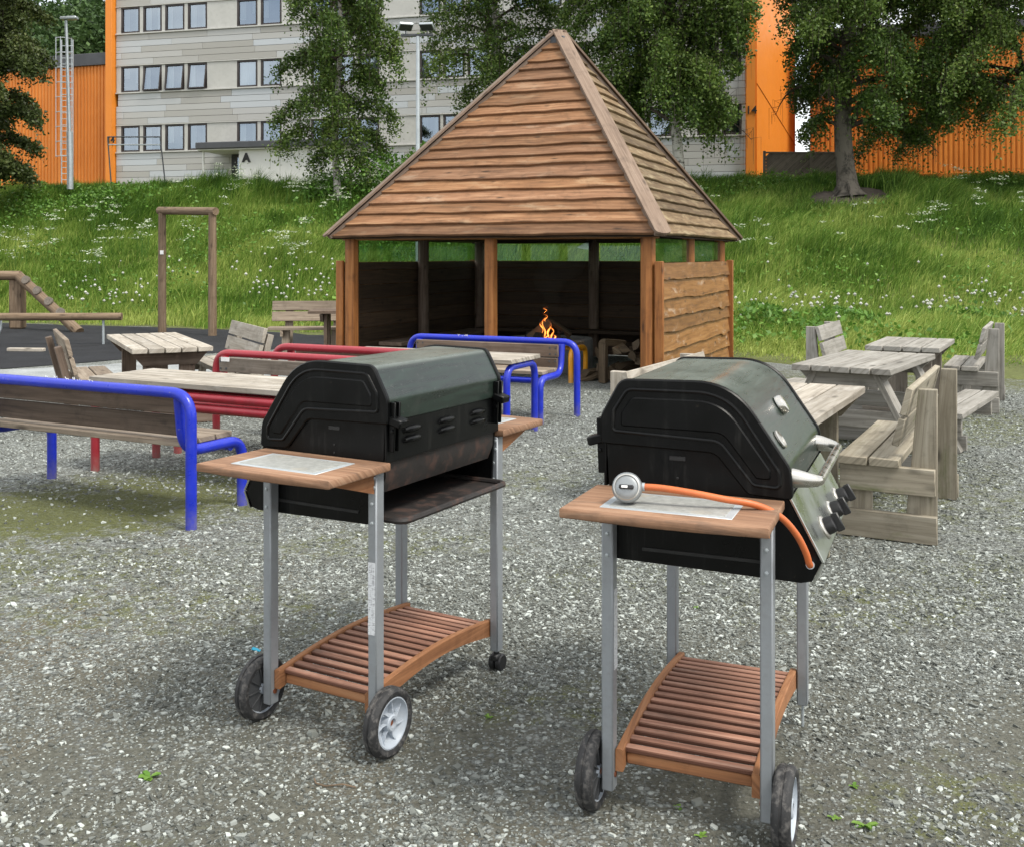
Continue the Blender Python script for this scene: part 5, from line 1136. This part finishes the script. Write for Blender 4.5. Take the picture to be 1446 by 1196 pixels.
def grill(mir, loc, rz, label, casters, sticker, extra):
    g_ = thing('gas_grill', label, 'grill', loc, rz, 'two gas grills on wheeled carts'); B = lambda: MB(mir)
    def pr(m_, out, q0, q1, inset=0):      # outline in (p,z), extruded along q
        m_.prism(out, (0, q1, 0), (1, 0, 0), (0, 0, 1), q1-q0, inset=inset)
    # firebox
    m_ = B(); pr(m_, BOXP, .026, .036, .0015); pr(m_, BOXP, .706, .716, .0015)
    pr(m_, [(-.19, 1.0), (-.20, .905), (-.13, .80), (.20, .80), (.262, .895), (.16, .910), (.07, 1.005)], .036, .706)
    m_.box((-.237, GC/2, .965), (.006, GC-.045, .128), None, .002)
    fb = m_.build('firebox', M['black'], g_, angle=30)
    m_ = B(); pr(m_, [(-.214, .905), (-.205, .862), (-.148, .80), (-.205, .80), (-.225, .85), (-.228, .905)], .04, .702); m_.build('heat_shield', M['fire_iron'], fb)
    for q in (.16, .365, .57):
        for z in (.990, .958):
            v_ = B(); v_.tube([(-.236, q-.045, z-.006), (-.243, q-.038, z), (-.247, q-.02, z+.002), (-.247, q+.02, z+.002), (-.243, q+.038, z), (-.236, q+.045, z-.006)], [.004, .0085, .010, .010, .0085, .004], 10); v_.build('vent_louver', M['black'], fb)
    m_ = B(); m_.box((-.03, .0255, .994), (.045, .003, .012), None, .001); m_.box((-.03, .0255, .94), (.006, .003, .006)); m_.box((-.03, .0255, .915), (.006, .003, .006)); m_.build('bracket_slot', M['blackflat'], fb)
    # slot in the end plate
    m_ = B(); m_.box((.05, .0250, .735), (.36, .003, .010), None, .001); m_.build('plate_slot', M['blackflat'], fb)
    # control panel and knobs
    n_ = Vector((.161, 0, .085)).normalized(); m_ = B(); pr(m_, [(.270, .909), (.354, .750), (.3605, .753), (.2765, .913)], .020, .722, .0015); cp = m_.build('control_panel', M['steel'], g_)
    m_ = B(); pr(m_, [(.354, .749), (.330, .696), (.336, .693), (.360, .748)], .020, .722); m_.build('panel_lip', M['steel'], cp)
    for q in (.22, .42, .61):
        c = Vector((.3345+.0035, q, .792+.002)); k_ = B(); k_.lathe([(.034, 0), (.034, .004), (.030, .008), (.024, .009)], c, n_, 24); kb = k_.build('knob_bezel', M['chrome'], cp)
        k_ = B(); k_.lathe([(.0245, .006), (.0245, .022), (.022, .032), (.018, .035), (0, .035)], c, n_, 20); tgt = Vector((.085, 0, -.161)).normalized()
        k_.beam(c+n_*.042-tgt*.026, c+n_*.042+tgt*.026, .012, .022, n_, .003); k_.build('knob', M['knob'], kb)
    # drip tray
    pl = -.285 if casters else -.20; m_ = B(); m_.box((pl/2+.085, GC/2+.01, .708), (.17-pl, .63, .006), None, .001)
    m_.tube(fillet([(.17, .055, .716), (pl, .055, .716), (pl, .70, .716), (.17, .70, .716)], .04), .011, 8); m_.build('drip_tray', M['fire_iron'], g_)
    m_ = B(); m_.box((-.06, GC*.36, .690), (.16, .11, .026), None, .008); m_.build('grease_cup', M['inlay_edge'], g_)
    # lid
    m_ = B(); pr(m_, LIDP, .034, .708); lid = m_.build('lid', M['lid'], g_, angle=24)
    big = offs(LIDP, -.006)
    for q0, q1, s_ in ((.016, .034, -1), (.708, .726, 1)):
        m_ = B(); pr(m_, big, q0, q1, .004); le = m_.build('lid_end', M['black'], lid, angle=30)
        qs = q0 if s_ < 0 else q1
        m_ = B(); m_.tube([(x, qs+.0008*-s_, z) for x, z in EMB], .0058, 8, closed=True); m_.build('embossed_rim', M['black'], le)
        inn = fil2([(-.190, 1.074), (-.188, 1.112), (-.158, 1.157), (.096, 1.159), (.224, .982), (.224, .957), (.186, .957), (.096, 1.072)], [.012, .02, .025, .14, .02, .010, .010, .05], 9); m_ = B(); pr(m_, inn, qs-.0045 if s_ < 0 else qs-.004, qs+.004 if s_ < 0 else qs+.0045, .004); m_.build('embossed_panel', M['black'], le, angle=30)
    n2 = Vector((.829, 0, .56)).normalized()
    for (p_, z_, q, typ) in ((.1945, 1.103, .385, 1), (.2315, 1.047, .126, 0)):
        c = Vector((p_, q, z_))
        if typ: m_ = B(); m_.lathe([(.030, .0), (.030, .012), (.026, .018), (0, .020)], c, n2, 24); o = m_.build('thermometer', M['chrome'], lid)
        else:
            m_ = B(); m_.lathe([(.027, 0), (.027, .005), (.022, .007), (.021, .004), (0, .004)], c, n2, 24); o = m_.build('lid_badge', M['chrome'], lid)
    for q in (.085, .655):
        m_ = B(); s_ = 1 if q < .3 else -1
        m_.tube([(.255, q, .955), (.285, q, .953), (.312, q+s_*.004, .950), (.332, q+s_*.014, .948), (.340, q+s_*.03, .947)], [.027, .0245, .020, .0165, .013], 14); m_.build('handle_bracket', M['chrome'], lid)
    m_ = B(); m_.tube([(.340, .105, .947), (.340, .635, .947)], .0125, 14); m_.build('handle_bar', M['chrome'], lid)
    for q in (.05, .69):
        m_ = B(); m_.beam((-.250, q-.012, .935), (-.256, q-.012, 1.09), .008, .022, (1, 0, 0)); m_.beam((-.250, q+.012, .935), (-.256, q+.012, 1.09), .008, .022, (1, 0, 0)); m_.beam((-.245, q, 1.035), (-.292, q, 1.022), .05, .026); m_.lathe([(.007, 0), (.006, .005), (0, .006)], (-.256, q-.016, 1.0), (0, -1, 0), 8); m_.build('hinge', M['black'], g_)
    # legs
    legs = []
    for s_ in (-1, 1):
        for q, z0 in ((0, .062), (GC, .075)):
            m_ = B(); m_.box((s_*GA, q, (z0+.878)/2), (.034, .042, .878-z0), None, .004); lg = m_.build('leg', M['leg_metal'], g_); legs.append(lg)
            bt = B()
            for dz in (.862, .832):
                for dp in (-.009, .009): bt.lathe([(.006, 0), (.005, .004), (0, .005)], (s_*GA+dp, q-.021, dz), (0, -1, 0), 8)
            for dz in (.72, .78): bt.lathe([(.006, 0), (.005, .004), (0, .005)], (s_*GA, q-.021, dz), (0, -1, 0), 8)
            if q == 0 or s_ < 0: bt.build('bolts', M['galv'], lg)
    if sticker == 'face': m_ = B(); m_.box((-GA+.001, -.0218, .485), (.027, .0012, .225), None, .0003); m_.build('label_sticker', M['sticker'], legs[0])
    else: m_ = B(); m_.box((-GA+.0178, .004, .51), (.0012, .030, .225), None, .0003); m_.build('label_sticker', M['sticker'], legs[0])
    # wheels
    for s_ in (-1, 1):
        xw = s_*(GA+.046); wr = .105
        m_ = B(); hw = .025; m_.lathe([(.078, -hw+.004), (.084, -hw), (.095, -hw), (.1025, -hw+.006), (wr, -hw+.012), (wr, -.004), (wr-.003, -.003), (wr-.003, .003), (wr, .004), (wr, hw-.012), (.1025, hw-.006), (.095, hw), (.084, hw), (.078, hw-.004), (.076, 0)], (xw, 0, wr), (1, 0, 0), 40, closed=True); wl = m_.build('wheel', M['tyre'], g_)
        m_ = B(); o_ = s_
        m_.lathe([(.078, -.021), (.080, .02*1), (.074, .021), (.070, .012), (.045, -.004), (.026, -.008), (.026, .016), (.022, .020), (.014, .020), (.013, .010), (0, .010), (0, -.022), (.018, -.022), (.020, -.012), (.072, -.008)], (xw, 0, wr), (s_, 0, 0), 32, closed=True)
        for k in range(7):
            a_ = k*2*math.pi/7+.3
            pts = [Vector((xw+s_*(.004 if j else .008), math.cos(a_+.12*j)*(.024+.0165*j), wr+math.sin(a_+.12*j)*(.024+.0165*j))) for j in range(4)]
            for j in range(3): m_.beam(pts[j], pts[j+1], .0035, .014, (1, 0, 0), .001)
        m_.build('wheel_hub', M['hub'], wl)
        m_ = MB(mir); m_.lathe([(.016, -.0125), (.077, -.0125), (.077, -.0135), (.016, -.0135)], (xw, 0, wr), (s_, 0, 0), 28, closed=True)
        for k in range(10): a_ = k*.6283; m_.beam((xw-s_*.017, math.cos(a_)*.02, wr+math.sin(a_)*.02), (xw-s_*.017, math.cos(a_)*.074, wr+math.sin(a_)*.074), .004, .008, (1, 0, 0), .001)
        m_.build('hub_back', M['hubdark'], wl)
        m_ = B(); m_.tube([(s_*(GA-.02), 0, wr), (xw+s_*.014, 0, wr)], .0085, 10); m_.build('axle_bolt', M['rust'], wl)
        if casters:
            c = B(); c.tube([(s_*GA, GC, .075), (s_*GA, GC, .055)], .010, 8); c.box((s_*GA, GC-.004, .052), (.034, .040, .026), None, .008)
            for e in (-1, 1): c.lathe([(.010, -.011), (.026, -.011), (.031, -.006), (.031, .006), (.026, .011), (.010, .011)], (s_*GA+e*.014, GC+.008, .031), (1, 0, 0), 20)
            c.build('caster', M['knob'], g_)
        else:
            c = B(); c.tube([(s_*GA, GC, .08), (s_*GA, GC, .001)], .0045, 8); c.build('caster_rod', M['galv'], g_)
    # bottom shelf with arched rails
    def zt(q): f = q/GC; return .178+.008*f+.028*math.sin(math.pi*f)
    K = 14
    sh = B(); qs = []; n = 16
    for k in range(n):
        q = .012+(GC-.024)*(k+.5)/n; sl_ = (zt(q+.01)-zt(q-.01))/.02
        sh.box((0, q, zt(q)-.014), (2*GA-.075, .0275, .014), Matrix.Rotation(math.atan(sl_), 3, 'X'), .003)
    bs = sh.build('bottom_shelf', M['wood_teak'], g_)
    kind(bs, None) if False else None
    for s_ in (-1, 1):
        vs = []; uv = []
        for k in range(K+1):
            q = -.004+(GC+.008)*k/K; top = zt(min(max(q, 0), GC)); bot = top-.062+.016*math.sin(math.pi*k/K)
            for p_, z_ in ((-.011, top-.003), (-.008, top), (.008, top), (.011, top-.003), (.011, bot), (-.011, bot)): vs.append((s_*(GA-.030)+p_, q, z_)); uv.append((q, z_+p_))
        fs_ = [[k*6+j, k*6+(j+1) % 6, (k+1)*6+(j+1) % 6, (k+1)*6+j] for k in range(K) for j in range(6)]+[[0, 1, 2, 3, 4, 5], [K*6+j for j in range(6)]]
        m_ = B(); m_.add(vs, fs_, uv); m_.build('shelf_rail', M['wood_rail'], g_)
        for q in (.035, GC-.035): m_ = B(); m_.box((0, q, zt(q)-.040), (2*GA-.085, .022, .030)) ; m_.build('cross_bar', M['wood_rail'], g_) if s_ > 0 else None
    # side shelves
    for e in (-1, 1):
        Q = (lambda q: q) if e < 0 else (lambda q: GC-q)
        out = [(.259, .020), (-.259, .020)]+[(-.264+.528*k/12, -.284-.018*math.sin(math.pi*k/12)) for k in range(13)]
        out = [(x, Q(y)) for x, y in out]; m_ = B(); m_.prism(out, (0, 0, .8805), (1, 0, 0), (0, 1, 0), .0245 if area2(out) > -9 else 0, inset=.003)
        sf = m_.build('side_shelf', M['wood_shelf'], g_, angle=50)
        def rect(p0, p1, q0, q1, z0, z1, mt, nm): m2 = B(); m2.box(((p0+p1)/2, (Q(q0)+Q(q1))/2, (z0+z1)/2), (p1-p0, abs(q1-q0), z1-z0), None, .001); m2.build(nm, M[mt], sf)
        rect(-.172, .168, -.235, -.045, .900, .9065, 'inlay_edge', 'inlay_edge'); rect(-.152, .148, -.219, -.061, .901, .9078, 'inlay', 'inlay')
        for s_ in (-1, 1):
            tri_ = [(Q(-.0215), .8795), (Q(-.215), .8795), (Q(-.205), .868), (Q(-.0215), .812)]; m2 = B(); m2.prism(tri_, (s_*.215-.0125, 0, 0), (0, 1, 0), (0, 0, 1), .025); m2.build('shelf_bracket', M['wood_rail'], sf)
    return g_
ga = grill(1, (.4738, 2.833, 0), -R(22.5), 'black gas grill with orange hose on its side shelf, knobs facing right', False, 'side', None)
gb = grill(-1, (-.615, 3.366, 0), -R(29.65), 'black gas grill seen from behind, left of the hose grill, empty drip tray', True, 'face', None)
# regulator and hose lying on the right grill's shelf
th_ = R(22.5); GP = Vector((math.cos(th_), -math.sin(th_), 0)); GQ = Vector((math.sin(th_), math.cos(th_), 0)); GO = Vector((.4738, 2.833, 0))
def gl(p, q, z): return GO+GP*p+GQ*q+Vector((0, 0, z))
rc = gl(-.112, -.185, .950); t_ = thing('gas_regulator', 'round silver gas regulator with orange rubber hose on the grill side shelf', 'gas regulator', rc)
ax = Vector((-.22, -.9, .30)).normalized()
m_ = MB(); m_.lathe([(0, -.03), (.030, -.03), (.036, -.022), (.0375, -.004), (.0375, 0)], (0, 0, 0), ax, 28); m_.build('regulator_back', M['knob'], t_)
m_ = MB(); m_.lathe([(.0385, -.006), (.040, 0), (.039, .008), (.034, .014), (.018, .018), (0, .018)], (0, 0, 0), ax, 32); fc = m_.build('regulator_face', M['regmetal'], t_)
m_ = MB(); m_.lathe([(.0335, .0125), (.034, .0165), (.031, .0175), (.030, .0145)], (0, 0, 0), ax, 32, closed=True); m_.build('face_ring', M['chrome'], fc)
sd = ax.cross(Vector((0, 0, 1))).normalized(); m_ = MB(); m_.beam(ax*.021-sd*.019, ax*.021+sd*.019, .011, .012, ax, .003); m_.build('dial', M['knob'], fc)
m_ = MB(); m_.beam(ax*.028-sd*.004, ax*.028+sd*.012, .006, .002, ax, .0005); m_.build('dial_mark', M['white'], fc)
hp = [gl(-.085, -.172, .952), gl(-.03, -.165, .952), gl(.05, -.158, .945), gl(.13, -.140, .932), gl(.205, -.108, .917), gl(.262, -.075, .884), gl(.298, -.045, .835), gl(.318, -.020, .785), gl(.325, -.004, .752), gl(.325, .022, .742)]
pts = []
for i in range(len(hp)-1):
    p0, p1, p2, p3 = hp[max(i-1, 0)], hp[i], hp[i+1], hp[min(i+2, len(hp)-1)]
    for k in range(6):
        q = k/6; pts.append(.5*((2*p1)+(p2-p0)*q+(2*p0-5*p1+4*p2-p3)*q*q+(3*p1-p0-3*p2+p3)*q**3)-rc)
pts.append(hp[-1]-rc); m_ = MB(); m_.tube(pts, .0088, 12); m_.build('hose', M['hose'], t_)
for k, (i, j) in enumerate(((0, 1), (-1, -2))):
    a_, b_ = pts[i], pts[j]; d_ = (b_-a_).normalized(); m_ = MB(); m_.tube([a_-d_*.012, a_+d_*.016], .011, 12); m_.build('hose_clamp', M['galv'], t_)
# small ring hook on the right grill's front leg
m_ = MB(); c = gl(.218, -.03, .845); m_.tube([Vector((.014*math.cos(k*.52), 0, .014*math.sin(k*.52))) for k in range(12)], .002, 6, closed=True); o = m_.build('hook_ring', M['galv'], ga); o.location = (.200, -.034, .852)

# ------------------------------------------------------------------ small things on the ground
def weed(px, py, s_, lab, seed):
    rr = random.Random(seed); t_ = m_ = MB(); P = G(px, py)
    for k in range(rr.randint(8, 12)):
        a_ = rr.random()*6.3; L_ = s_*rr.uniform(.6, 1.2); wd = L_*.24; d_ = Vector((math.cos(a_), math.sin(a_), 0)); n_ = Vector((-d_.y, d_.x, 0)); up = rr.uniform(.15, .55)
        p = [Vector((0, 0, .002)), d_*L_*.35+n_*wd+Vector((0, 0, L_*up*.5)), d_*L_*.8+n_*wd*.8+Vector((0, 0, L_*up*.8)), d_*L_+Vector((0, 0, L_*up*.6)), d_*L_*.8-n_*wd*.8+Vector((0, 0, L_*up*.8)), d_*L_*.35-n_*wd+Vector((0, 0, L_*up*.5))]
        m_.add(p, [[0, 1, 2, 3, 4, 5]], None, rr.uniform(.5, 1))
    o = m_.build('ground_weed', M['weed'], recalc=False, smooth=False); o.location = P; tag(o, lab, 'weed', 'small weeds in the gravel')
for i, (px, py, s_, lab) in enumerate(((212, 1097, .032, 'small green weed alone in the lower left gravel'), (1222, 1165, .034, 'bright leafy weed at the lower right below the right wheel'), (1178, 1155, .018, 'tiny yellow green weed right beside the right grill wheel'), (1205, 1110, .02, 'yellowing weed in the gravel right of the grill'),
                                       (690, 1013, .018, 'low weed on the gravel right of the left grill wheel'), (958, 1140, .016, 'little weed under the right grill shelf'), (985, 858, .02, 'little weed on the gravel behind the right grill legs'), (990, 1180, .02, 'little green weed at the bottom edge between the right wheels'))): weed(px, py, s_, lab, i)
m_ = MB(); m_.box((0, 0, .004), (.035, .022, .004), Matrix.Rotation(.3, 3, 'Y'), .001); o = m_.build('litter_scrap', M['cyan']); o.location = G(362, 918); tag(o, 'small bright blue plastic scrap behind the left grill wheel', 'litter')
m_ = MB(); P = G(470, 1108); m_.tube([(-.06, .03, .004), (-.05, .0, .006), (-.02, -.015, .005), (.03, -.01, .008), (.07, -.02, .004)], .0022, 6); o = m_.build('twig', M['wood_log']); o.location = P; tag(o, 'thin bent twig on the gravel below the left grill', 'twig')
